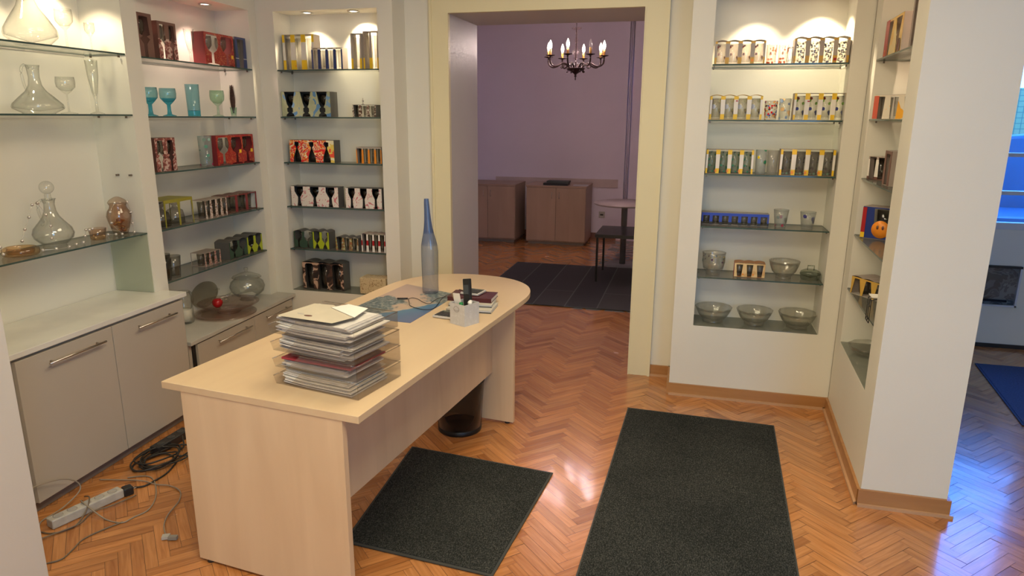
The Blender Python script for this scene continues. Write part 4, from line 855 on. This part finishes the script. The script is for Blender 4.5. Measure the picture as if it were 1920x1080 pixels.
def blob(cx, cy_, r_, sy_):
    dx = PM('SUBTRACT', PX, cx); dy = PM('MULTIPLY', PM('SUBTRACT', PY, cy_), sy_)
    return PM('SUBTRACT', r_, PM('SQRT', PM('ADD', PM('MULTIPLY', dx, dx), PM('MULTIPLY', dy, dy))))
bl = PM('ADD', PM('MAXIMUM', blob(.05, .22, .165, .85), blob(.34, .55, .13, .9)), PM('MULTIPLY', NF, .22))
msk = ramp(ptt, [(.495, (0, 0, 0)), (.515, (1, 1, 1))]); ptt.links.new(PM('ADD', bl, .5), msk.inputs[0])
mx = N(ptt, 'ShaderNodeMix', data_type='RGBA'); ptt.links.new(msk.outputs[0], mx.inputs[0]); ptt.links.new(rp_.outputs[0], mx.inputs[6]); ptt.links.new(rk.outputs[0], mx.inputs[7])
ptt.links.new(mx.outputs[2], pbb.inputs['Base Color']); pbb.inputs['Roughness'].default_value = .35
o = MB().prism([(.0, 0), (.402, .012), (.385, .585), (.0, .70)], 0, .0012, pm).build('beach_poster', mat4=dk(.095, .985, .7403)); tag(o, 'glossy aerial beach photograph lying flat on the desk', 'poster')
# blue bottle
BTG = G('blue_bottle_body', (.50, .56, .68), .35, .5, .06, .30, (.42, .46, .58)); BTN = G('blue_bottle_neck', (.10, .18, .50), .45, .5, .06, .35, (.05, .10, .36)); BTM = G('blue_bottle_shoulder', (.25, .34, .62), .4, .5, .06, .32, (.18, .24, .48))
pr = [(.040, 0), (.044, .003), (.046, .02), (.045, .06), (.046, .12), (.047, .18), (.0475, .235), (.045, .27), (.038, .305), (.030, .335), (.0235, .37), (.019, .41), (.0165, .45), (.0145, .50), (.0125, .525)]
o = MB().lathe(pr, BTG, n=36, sy=.85, lean=lambda h: (-.012*max(0, h-.25)/.28, 0), mats=[BTG]*7+[BTM]*2+[BTN]*5).build('glass_bottle', mat4=dk(.318, 1.555, .7418, .2)); tag(o, 'tall slim frosted blue glass bottle standing on the beach photograph', 'bottle')
# cup with pens
T = thing('pen_holder', 'square whitish paper pen holder with scribbled print', 'pen holder', dk(.674, 1.067, .7402, -.36))
CUPM = PR('speckled_card', [(.56, .545, .53), (.58, .565, .55), (.57, .555, .54), (.585, .57, .555), (.62, .61, .60)], 60, .5)
b = MB(); s_ = .098; hh = .104
for q in ((0, s_, 0, .002), (0, s_, s_-.002, s_), (0, .002, .002, s_-.002), (s_-.002, s_, .002, s_-.002)): b.box(q[0], q[1], q[2], q[3], 0, hh, CUPM)
b.box(.002, s_-.002, .002, s_-.002, 0, .002, CUPM); b.build('box', T)
b = MB(); b.tube([(.045+.018*math.cos(i/12*2*PI), -.001, .078+.014*math.sin(i/12*2*PI)) for i in range(12)], .0009, CARD, 5, True); b.tube([(.033, -.001, .074), (.045, -.001, .070), (.058, -.001, .074)], .0008, CARD, 5).build('drawn_mark', T)
def stick(name, label, cat, p0, p1, w, th, mat, parts=None):
    p0 = Vector(p0); p1 = Vector(p1); d = (p1-p0); L_ = d.length; zq = d.normalized(); xq = Vector((1, 0, 0)); xq = (xq-zq*xq.dot(zq)).normalized(); yq = zq.cross(xq)
    M_ = dk(.674, 1.067, .7402, -.36) @ Matrix(((xq.x, yq.x, zq.x, p0.x), (xq.y, yq.y, zq.y, p0.y), (xq.z, yq.z, zq.z, p0.z), (0, 0, 0, 1)))
    T = thing(name, label, cat, M_); MB().box(-w/2, w/2, -th/2, th/2, 0, L_, mat).build('body', T, bevel=min(w, th)*.2); return T
t = stick('cordless_phone', 'black cordless handset leaning in the pen holder', 'telephone', (.058, .070, .006), (.018, .098, .205), .044, .018, BLACK)
MB().box(-.016, .016, -.0105, -.009, .13, .175, C('handset_screen', (.06, .07, .08), .15)).build('screen', t)
t = stick('price_tag', 'white card tag sticking out of the pen holder', 'tag', (.050, .022, .03), (.034, .010, .152), .046, .0015, PAPER)
t = stick('marker_pen', 'white marker with a green cap in the pen holder', 'marker', (.062, .040, .004), (.066, .012, .100), .013, .013, WHITEPL)
MB().lathe([(.0085, .095), (.0095, .100), (.009, .112), (0, .114)], C('green_cap', (.01, .20, .05), .4), n=16).build('cap', t)
t = stick('ruler', 'worn wooden ruler leaning to the left in the pen holder', 'ruler', (.030, .060, .004), (-.030, .050, .135), .022, .003, C('ruler_wood', (.30, .22, .14), .5))
o = MB(); rr_ = random.Random(2)
for i in range(5): o.sphere((.074+rr_.uniform(-.010, .010), .066+rr_.uniform(-.016, .012), .095+rr_.uniform(-.01, .014)), .011, PAPER, 4, .9)
o = o.build('crumpled_tissue', mat4=dk(.674, 1.067, .7402, -.36)); tag(o, 'crumpled white tissue stuffed into the pen holder', 'tissue')
# calculators
KEYS = C('calculator_keys', (.035, .035, .035), .5)
def calculator(label, M_, w, d):
    t = thing('calculator', label, 'calculator', M_, group='calculators on the desk')
    MB().box(0, w, 0, d, .002, .013, C('silver_plastic', (.62, .60, .58), .35, .2)).build('case', t, bevel=.003)
    MB().box(.008, w-.008, d*.78, d-.006, .0131, .0145, C('calculator_screen', (.12, .14, .12), .2)).build('screen', t)
    for i in range(6):
        for j in range(4):
            cw, ch = (w-.014)/6, (d*.76-.008)/4
            MB().box(.007+i*cw+.001, .007+(i+1)*cw-.001, .005+j*ch+.001, .005+(j+1)*ch-.001, .0131, .0155, KEYS).build('key', t)
calculator('silver calculator with black keys half behind the pen holder', dk(.553, 1.118, .7402, -.05), .118, .105)
# books
t_ = [(.565, 1.245, .0, .235, .165, .016, .16, 'whitish notebook at the bottom of the book pile', 'W'), (.56, 1.285, .0165, .225, .150, .014, .22, 'cream notebook in the middle of the book pile', 'W'), (.530, 1.335, .031, .235, .150, .022, .14, 'burgundy leather diary on top of the book pile', 'B')]
for x, y, z, w, d, h, rz, lab, kind in t_:
    t = thing('notebook', lab, 'notebook', dk(x, y, .7403+z, rz), group='notebooks on the desk')
    cv = C('burgundy_leather', (.075, .012, .018), .35) if kind == 'B' else C('cream_cover', (.52, .49, .42), .6)
    b = MB(); b.box(0, w, 0, d, 0, .0018, cv); b.box(0, w, 0, d, h-.0018, h, cv); b.box(0, .002, 0, d, .0018, h-.0018, cv)
    if kind == 'B': b.box(.002, w, 0, .002, .0018, h-.0018, cv)
    else: b.box(0, w, -.0005, .0002, .002, h*.45, BLACK)
    b.build('cover', t); MB().box(.0025, w-.003, .003, d-.003, .002, h-.002, PAPER).build('pages', t)
calculator('silver calculator with dark keys lying on the burgundy diary', dk(.575, 1.395, .7403+.0535, -.05), .105, .10)
# cable on the poster
T = thing('charging_cable', 'thin black charging cable looped over the beach photograph', 'cable', DM)
z = .7445
MB().tube(spline([(.28, 1.372, z), (.318, 1.31, z), (.35, 1.262, z), (.40, 1.232, z), (.46, 1.222, z), (.488, 1.255, z), (.470, 1.345, z), (.44, 1.45, z), (.445, 1.53, z+.004), (.50, 1.56, .747), (.52, 1.50, .79), (.56, 1.46, .799)], 6), .0017, BLACK, 6).tube(spline([(.275, 1.375, z), (.286, 1.405, z), (.33, 1.39, z), (.376, 1.351, z), (.43, 1.322, z+.003), (.425, 1.39, z+.003), (.42, 1.45, z), (.45, 1.50, z), (.49, 1.50, .747)], 6), .0015, BLACK, 6).build('wire', T)
MB().tube([(.222, 1.352, z+.003), (.275, 1.372, z+.003)], .0048, BLACK, 8).build('plug', T)

# ------------------------------------------------------------------ wastebasket, mats
T = thing('wastebasket', 'round black wire-mesh wastebasket under the desk', 'wastebasket', loc=(-1.165, 3.375, 0))
b = MB(); b.lathe([(0, .003), (.105, .003), (.120, .0), (.122, .006), (.122, .028), (.118, .030)], BLACKM, n=40); b.build('base', T)
MESHM = G('black_mesh', (.16, .16, .16), .25, .1, .4, .35, (.02, .02, .02)); MB().lathe([(.121, .028), (.138, .29)], MESHM, n=40).build('mesh_side', T)
MB().tube([(.138*math.cos(2*PI*i/40), .138*math.sin(2*PI*i/40), .292) for i in range(40)], .004, BLACKM, 8, True).build('rim', T)
mm1, mt1, mb1 = nt('charcoal_carpet'); tc = N(mt1, 'ShaderNodeTexCoord')
na = N(mt1, 'ShaderNodeTexNoise'); na.inputs['Scale'].default_value = 260; na.inputs['Detail'].default_value = 3; nb = N(mt1, 'ShaderNodeTexNoise'); nb.inputs['Scale'].default_value = 2.2; nb.inputs['Detail'].default_value = 4
mpp = N(mt1, 'ShaderNodeMapping'); mpp.inputs['Scale'].default_value = (1, .45, 1); mt1.links.new(tc.outputs['Object'], mpp.inputs[0]); mt1.links.new(mpp.outputs[0], na.inputs['Vector']); mt1.links.new(tc.outputs['Object'], nb.inputs['Vector'])
ra = ramp(mt1, [(.35, (.012, .014, .014)), (.55, (.036, .040, .038)), (.75, (.10, .10, .095))]); mt1.links.new(na.outputs['Fac'], ra.inputs[0])
rb = ramp(mt1, [(.3, (.8, .8, .8)), (.7, (1.25, 1.22, 1.2))]); mt1.links.new(nb.outputs['Fac'], rb.inputs[0])
mxx = N(mt1, 'ShaderNodeMix', data_type='RGBA', blend_type='MULTIPLY'); mxx.inputs[0].default_value = 1; mt1.links.new(ra.outputs[0], mxx.inputs[6]); mt1.links.new(rb.outputs[0], mxx.inputs[7]); mt1.links.new(mxx.outputs[2], mb1.inputs['Base Color'])
mb1.inputs['Roughness'].default_value = .95; mb1.inputs['Specular IOR Level'].default_value = .1
bmp = N(mt1, 'ShaderNodeBump'); bmp.inputs['Strength'].default_value = .6; bmp.inputs['Distance'].default_value = .003; mt1.links.new(na.outputs['Fac'], bmp.inputs['Height']); mt1.links.new(bmp.outputs[0], mb1.inputs['Normal'])
EDG = C('mat_rubber_edge', (.045, .048, .045), .7); BLUEC = C('navy_carpet', (.03, .045, .09), .9, noise=.3, scale=90)
def floormat(label, pts, mat, edge=EDG, e=.012):
    T = thing('floor_mat', label, 'mat', loc=(pts[0][0], pts[0][1], 0)); q = [(x-pts[0][0], y-pts[0][1]) for x, y in pts]
    cx = sum(p[0] for p in q)/4; cy_ = sum(p[1] for p in q)/4
    def ins(p): v = Vector((cx-p[0], cy_-p[1])); v.normalize(); return (p[0]+v.x*e*1.41, p[1]+v.y*e*1.41)
    MB().prism(q, .0035, .0075, edge).build('rubber_border', T); MB().prism([ins(p) for p in q], .0076, .0105, mat).build('pile', T); return T
floormat('long charcoal floor mat in the foreground right of the desk', [(-.330, 2.05), (.486, 2.05), (.552, 3.858), (-.275, 3.892)][:4], mm1)
floormat('smaller charcoal floor mat partly under the desk', [(-1.28, 2.23), (-.629, 2.175), (-.558, 3.005), (-1.333, 3.085)], mm1)
floormat('dark blue mat in the window room at the right edge', [(2.06, 5.33), (1.93, 4.24), (3.3, 4.05), (3.4, 5.33)], BLUEC, BLUEC)
t = thing('side_table', 'dark table leg end standing beside the blue mat at the right edge', 'table', loc=(1.965, 4.22, .0))
MB().box(0, .035, -.035, 0, .002, .06, BLACK).build('foot', t); MB().box(.035, .6, -.03, -.008, .03, .055, BLACK).build('rail', t)
# tile mat in the rear room
tm, tt_, tb = nt('slate_tile_rug'); tc = N(tt_, 'ShaderNodeTexCoord'); bk = N(tt_, 'ShaderNodeTexBrick'); bk.inputs['Scale'].default_value = 1; bk.inputs['Brick Width'].default_value = 1.9; bk.inputs['Row Height'].default_value = .30; bk.inputs['Mortar Size'].default_value = .006; bk.offset = .3
mp = N(tt_, 'ShaderNodeMapping'); mp.inputs['Rotation'].default_value = (0, 0, PI/2); tt_.links.new(tc.outputs['Object'], mp.inputs[0]); tt_.links.new(mp.outputs[0], bk.inputs[0])
bk.inputs['Color1'].default_value = (.020, .022, .026, 1); bk.inputs['Color2'].default_value = (.045, .045, .045, 1); bk.inputs['Mortar'].default_value = (.10, .11, .11, 1); tt_.links.new(bk.outputs[0], tb.inputs['Base Color']); tb.inputs['Roughness'].default_value = .7
T = thing('floor_mat', 'dark slate-patterned rug on the rear room floor', 'rug', loc=(-1.95, 6.03, 0)); MB().box(0, 1.75, 0, 1.82, .004, .012, tm).build('pile', T)

# ------------------------------------------------------------------ rear room furniture
def rcab(label, x0, x1, y, seam, dp=.60):
    T = thing('cupboard', label, 'cupboard', loc=(x0, y, 0), group='maple cupboards in the rear room'); w = x1-x0
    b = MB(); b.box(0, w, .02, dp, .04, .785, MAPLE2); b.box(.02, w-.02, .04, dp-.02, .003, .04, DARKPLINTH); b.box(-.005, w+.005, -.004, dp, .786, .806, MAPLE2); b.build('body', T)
    for a, c, hx in ((.004, seam-.002, seam-.055), (seam+.002, w-.004, seam+.045)):
        d = MB().box(a, c, 0, .0195, .06, .78, MAPLE2).build('door', T, bevel=.0015)
        MB().tube(spline([(hx, 0, .64), (hx, -.022, .655), (hx, -.024, .705), (hx, 0, .72)], 4), .004, STEEL, 6).build('handle', d)
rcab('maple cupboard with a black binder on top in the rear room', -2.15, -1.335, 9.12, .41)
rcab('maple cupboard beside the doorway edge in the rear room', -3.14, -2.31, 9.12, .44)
T = thing('binder', 'dark grey and black binder lying on the rear cupboard', 'binder', loc=(-1.93, 9.18, .807))
MB().box(0, .33, 0, .22, 0, .03, BLACK).build('lower_binder', T); MB().box(.04, .34, .03, .22, .0305, .055, C('green_grey_cover', (.05, .06, .055), .5)).build('upper_binder', T)
o = MB().prism([(0, 0), (.20, .02), (.17, .22), (-.03, .19)], 0, .003, C('creased_paper', (.52, .50, .50), .8)).build('paper_sheet', mat4=Matrix.Translation((-1.52, 9.2, .807))); tag(o, 'white paper sheet lying right of the binder on the rear cupboard', 'paper')
RAIL = C('rail_board', (.55, .44, .42), .5)
o = MB().box(-2.78, -.98, 9.828, 9.849, .735, .85, RAIL).build('trim_2'); struct(o)
T = thing('wall_socket', 'grey double wall socket low on the rear room wall', 'socket', loc=(-1.245, 9.849, .30))
MB().box(0, .085, -.012, 0, 0, .09, C('socket_plastic', (.45, .42, .38), .5)).build('plate', T, bevel=.003); MB().box(.02, .065, -.0135, -.0125, .035, .055, BLACK).build('outlet', T)
T = thing('side_table', 'black metal side table standing on the rear room rug', 'table', loc=(-.925, 7.07, 0))
MB().box(0, .75, 0, .62, .485, .52, C('black_tabletop', (.025, .028, .03), .3)).build('tabletop', T)
for x in (.012, .72):
    for y in (.012, .59): MB().box(x, x+.022, y, y+.022, .013 if y < .5 else .013, .485, BLACKM).build('leg', T)
T = thing('round_table', 'round pale table on one grey column leg in the rear room', 'table', loc=(-.72, 8.05, 0))
TABT = C('pale_tabletop', (.42, .34, .33), .4)
MB().lathe([(.0, .72), (.34, .72), (.355, .728), (.355, .745), (0, .745)], TABT, n=48).build('tabletop', T); MB().lathe([(.035, .02), (.035, .72)], C('grey_column', (.20, .20, .20), .4, .4), n=20).build('column', T)
MB().lathe([(0, .022), (.20, .020), (.22, .003), (.22, 0)], C('grey_column', (.2, .2, .2), .4), n=36).build('foot', T)
# panelled door and frame at the back right of the rear room
b = MB(); b.box(-.985, -.955, 9.80, 9.8495, 0, 2.95, LILAC); b.box(-.955, -.905, 9.78, 9.8495, 0, 3.0, LILAC); b.box(-.835, -.80, 9.76, 9.8495, 0, 3.0, LILAC); b.box(-.80, .38, 9.74, 9.8495, 0, 3.05, LILAC)
b.box(-.74, -.70, 9.725, 9.7395, .05, 2.70, LILAC); b.box(-.70, .2, 9.725, 9.7395, 2.66, 2.70, LILAC); b.box(-.70, .2, 9.725, 9.7395, .83, .87, LILAC)
struct(b.build('door_2'))
b = MB()
for x in (-.885, -.862): b.tube([(x, 9.81, .06), (x, 9.81, 3.05)], .010, LILAC, 10)
o = b.build('heating_pipes'); tag(o, 'pair of thin painted heating pipes in the rear room corner', 'pipes')

# ------------------------------------------------------------------ chandelier
BRONZE = C('dark_bronze', (.045, .025, .025), .35, .6); CANDLE = C('candle_sleeve', (.75, .40, .10), .5); BULB = C('lit_bulb', (1, .86, .66), .3, emit=22); BULBOFF = G('clear_bulb', (.85, .80, .78), .5, .6, .05, .1, (.8, .75, .72))
CX, CY = -1.166, 7.0
T = thing('chandelier', 'dark bronze eight-arm candle chandelier with one unlit bulb in the rear room', 'chandelier', loc=(CX, CY, 0))
b = MB(); b.lathe([(.0, 2.055), (.006, 2.060), (.005, 2.085), (.014, 2.095), (.008, 2.105), (.018, 2.118), (.045, 2.135), (.075, 2.152), (.095, 2.168), (.090, 2.172), (.03, 2.172), (.02, 2.178), (.0, 2.18)], BRONZE, n=24); b.build('hub', T)
b = MB(); b.lathe([(.012, 2.172), (.028, 2.19), (.030, 2.21), (.012, 2.225), (.008, 2.25), (.022, 2.262), (.012, 2.275), (.020, 2.29), (.034, 2.31), (.030, 2.335), (.012, 2.36), (.008, 2.40), (.016, 2.43), (.008, 2.46), (.008, 2.52), (.045, 2.535), (.050, 2.543), (.010, 2.547), (0, 2.55)], G('rosy_crystal', (.80, .62, .60), .45, .9), n=20); b.build('glass_stem', T)
MB().lathe([(.004, 2.18), (.004, 2.55)], BRONZE, n=8).build('rod', T)
b = MB(); z = 2.548
while z < 3.09:
    b.tube([(.007*math.cos(a), 0, z+.017+.017*math.sin(a)) if int(z*100) % 2 else (0, .007*math.cos(a), z+.017+.017*math.sin(a)) for a in [i*PI/4 for i in range(8)]], .0022, BRONZE, 5, True); z += .028
b.build('chain', T)
for k in range(8):
    a = math.radians(-96.5+45*k); R_ = Matrix.Rotation(a, 4, 'Z'); arm = thing('arm', '', '', None); del arm['label']; del arm['category']; arm.parent = T; arm.rotation_euler.z = a
    b = MB(); b.tube(spline([(.06, 0, 2.165), (.10, 0, 2.205), (.15, 0, 2.212), (.19, 0, 2.190), (.235, 0, 2.182), (.272, 0, 2.205), (.282, 0, 2.245), (.280, 0, 2.27)], 5), .0085, BRONZE, 7)
    b.tube(spline([(.135, 0, 2.205), (.125, 0, 2.185), (.145, 0, 2.172), (.155, 0, 2.188)], 4), .005, BRONZE, 6)
    b.tube(spline([(.085, 0, 2.17), (.078, 0, 2.145), (.092, 0, 2.13)], 4), .007, BRONZE, 6)
    b.lathe([(.006, 2.262), (.012, 2.270), (.044, 2.278), (.046, 2.282), (.012, 2.281), (.011, 2.285)], BRONZE, .280, 0, 0, 20)
    b.build('branch', arm)
    MB().lathe([(.0115, 2.283), (.0115, 2.338), (.009, 2.340)], CANDLE, .280, 0, 0, 14).build('candle_sleeve', arm)
    on = k != 1
    MB().lathe([(.008, 2.340), (.012, 2.350), (.0155, 2.365), (.014, 2.385), (.007, 2.405), (.0015, 2.418), (0, 2.42)], BULB if on else BULBOFF, .280, 0, 0, 14).build('bulb', arm)
    if on: lamp('POINT', (.280, 0, 2.375), 20, (1, .78, .74), .02, parent=arm)

# ------------------------------------------------------------------ power strips and cables on the floor
def strip(label, M_, L_, W_, H_, n, mat, hole):
    T = thing('power_strip', label, 'power strip', M_, group='power strips on the floor')
    MB().box(0, L_, 0, W_, .001, H_, mat).build('body', T, bevel=.005)
    for i in range(n):
        x = L_*(i+.65)/(n+.3); MB().lathe([(.019, H_+.0002), (.020, H_+.001), (.016, H_+.0015), (.015, H_-.0), (0, H_+.0003)], hole, x, W_/2, 0, 20).build('socket', T)
    return T
a = math.atan2(2.285-2.005, -2.42+2.505)
strip('dusty white power strip lying on the parquet beside the grey cabinet', Matrix.Translation((-2.500, 1.995, 0)) @ Matrix.Rotation(a, 4, 'Z'), .305, .052, .042, 5, WHITEPL, C('dusty_socket', (.36, .34, .32), .6))
strip('black power strip standing against the cabinet plinth behind the cable coil', Matrix.Translation((-2.545, 2.66, 0)) @ Matrix.Rotation(math.radians(90), 4, 'Z'), .24, .060, .045, 3, BLACK, C('black_socket', (.05, .05, .05), .5))
T = thing('power_plug', 'black plug pushed into the end of the white power strip', 'plug', Matrix.Translation((-2.414, 2.283, 0)) @ Matrix.Rotation(a-.2, 4, 'Z'))
MB().box(.004, .045, -.005, .040, .002, .040, BLACK).build('body', T, bevel=.006)
for y in (.012, .026): MB().tube([(.045, y, .022), (.062, y, .022)], .0022, STEEL, 6).build('pin', T)
BEIGE = C('beige_cable', (.30, .25, .19), .5); DARKC = C('dark_cable', (.02, .018, .016), .45); BRC = C('brown_cable', (.16, .12, .08), .5)
def cable(label, pts, r, mat, z0=.004, zs=None):
    P = spline([(x, y, (zs[i] if zs else z0)) for i, (x, y) in enumerate(pts)], 6)
    T = thing('power_cable', label, 'cable', loc=(0, 0, 0), group='cables on the floor'); MB().tube(P, r, mat, 7).build('wire', T); return T
cable('beige cable arching out from behind the left wall end', [(-2.66, 1.93), (-2.615, 2.12), (-2.60, 2.21), (-2.585, 2.22), (-2.58, 2.12), (-2.600, 2.03), (-2.53, 1.96)], .003, BEIGE, zs=[.16, .145, .10, .05, .02, .005, .02])
cable('long beige cable looping from the white strip over the parquet', [(-2.560, 2.20), (-2.504, 2.148), (-2.425, 2.125), (-2.343, 2.113), (-2.262, 2.112), (-2.246, 2.157), (-2.227, 2.222), (-2.267, 2.312), (-2.353, 2.41), (-2.423, 2.462), (-2.475, 2.462), (-2.53, 2.43)], .003, BEIGE, zs=[.01, .047, .03]+[.004]*9)
cable('dark cable running toward the lower left of the floor', [(-2.42, 1.74), (-2.326, 1.809), (-2.295, 1.846), (-2.304, 1.903), (-2.322, 1.97), (-2.302, 2.04), (-2.263, 2.118)], .0032, BRC)
t = cable('thin cable ending in a small clamp near the desk leg', [(-2.64, 2.376), (-2.552, 2.398), (-2.44, 2.42), (-2.348, 2.410), (-2.276, 2.416), (-2.2, 2.389), (-2.145, 2.319), (-2.114, 2.216), (-2.076, 2.145), (-2.026, 2.092), (-2.0, 2.075)], .0028, BEIGE, .0075)
MB().box(-2.015, -1.985, 2.055, 2.080, .004, .016, WHITEPL, rot=.5).build('white_clip', t); MB().box(-1.985, -1.950, 2.06, 2.078, .004, .018, C('dirty_clip', (.25, .23, .2), .6), rot=.3).build('connector', t)
cable('brown cable curling over the left end of the white strip', [(-2.565, 2.22), (-2.491, 2.178), (-2.447, 2.115), (-2.434, 2.049), (-2.445, 2.001), (-2.486, 1.969), (-2.531, 1.967)], .003, BRC, zs=[.02, .05, .03, .006, .005, .005, .005])
cable('dark brown cable snaking below the white strip', [(-2.50, 1.89), (-2.451, 1.978), (-2.420, 2.052), (-2.440, 2.135), (-2.40, 2.20), (-2.36, 2.30)], .003, BRC, .0115)
T = thing('cable_coil', 'tangled coil of thick black extension cable beside the grey cabinet', 'cable', loc=(-2.50, 2.60, 0)); rc = random.Random(4)
b = MB()
for k in range(7):
    ox, oy, ra_, rb_, ro = rc.uniform(-.03, .04), rc.uniform(-.03, .06), rc.uniform(.055, .095), rc.uniform(.09, .135), rc.uniform(-.5, .5); P = []
    for i in range(28):
        a_ = 2*PI*i/28; x = ra_*math.cos(a_); y = rb_*math.sin(a_); P.append((ox+x*math.cos(ro)-y*math.sin(ro), oy+x*math.sin(ro)+y*math.cos(ro), .006+k*.0048+.006*math.sin(a_*2+k)**2))
    b.tube(P, .0042, DARKC, 7, True)
b.tube(spline([(.09, .02, .006), (.12, -.08, .005), (.118, -.156, .005), (.104, -.216, .005), (.054, -.243, .005), (.02, -.26, .006)]), .0042, DARKC, 7)
b.tube(spline([(.05, .10, .03), (.02, .16, .02), (-.02, .20, .05)]), .0042, DARKC, 7); b.tube(spline([(.06, .05, .02), (.12, .10, .008), (.18, .13, .006)]), .004, DARKC, 7)
b.build('wire', T)
T = thing('power_plug', 'black plug lying on the coil beside the black power strip', 'plug', Matrix.Translation((-2.43, 2.74, .03)) @ Matrix.Rotation(.9, 4, 'Z')); MB().box(0, .05, 0, .03, 0, .026, BLACK).build('body', T, bevel=.006)
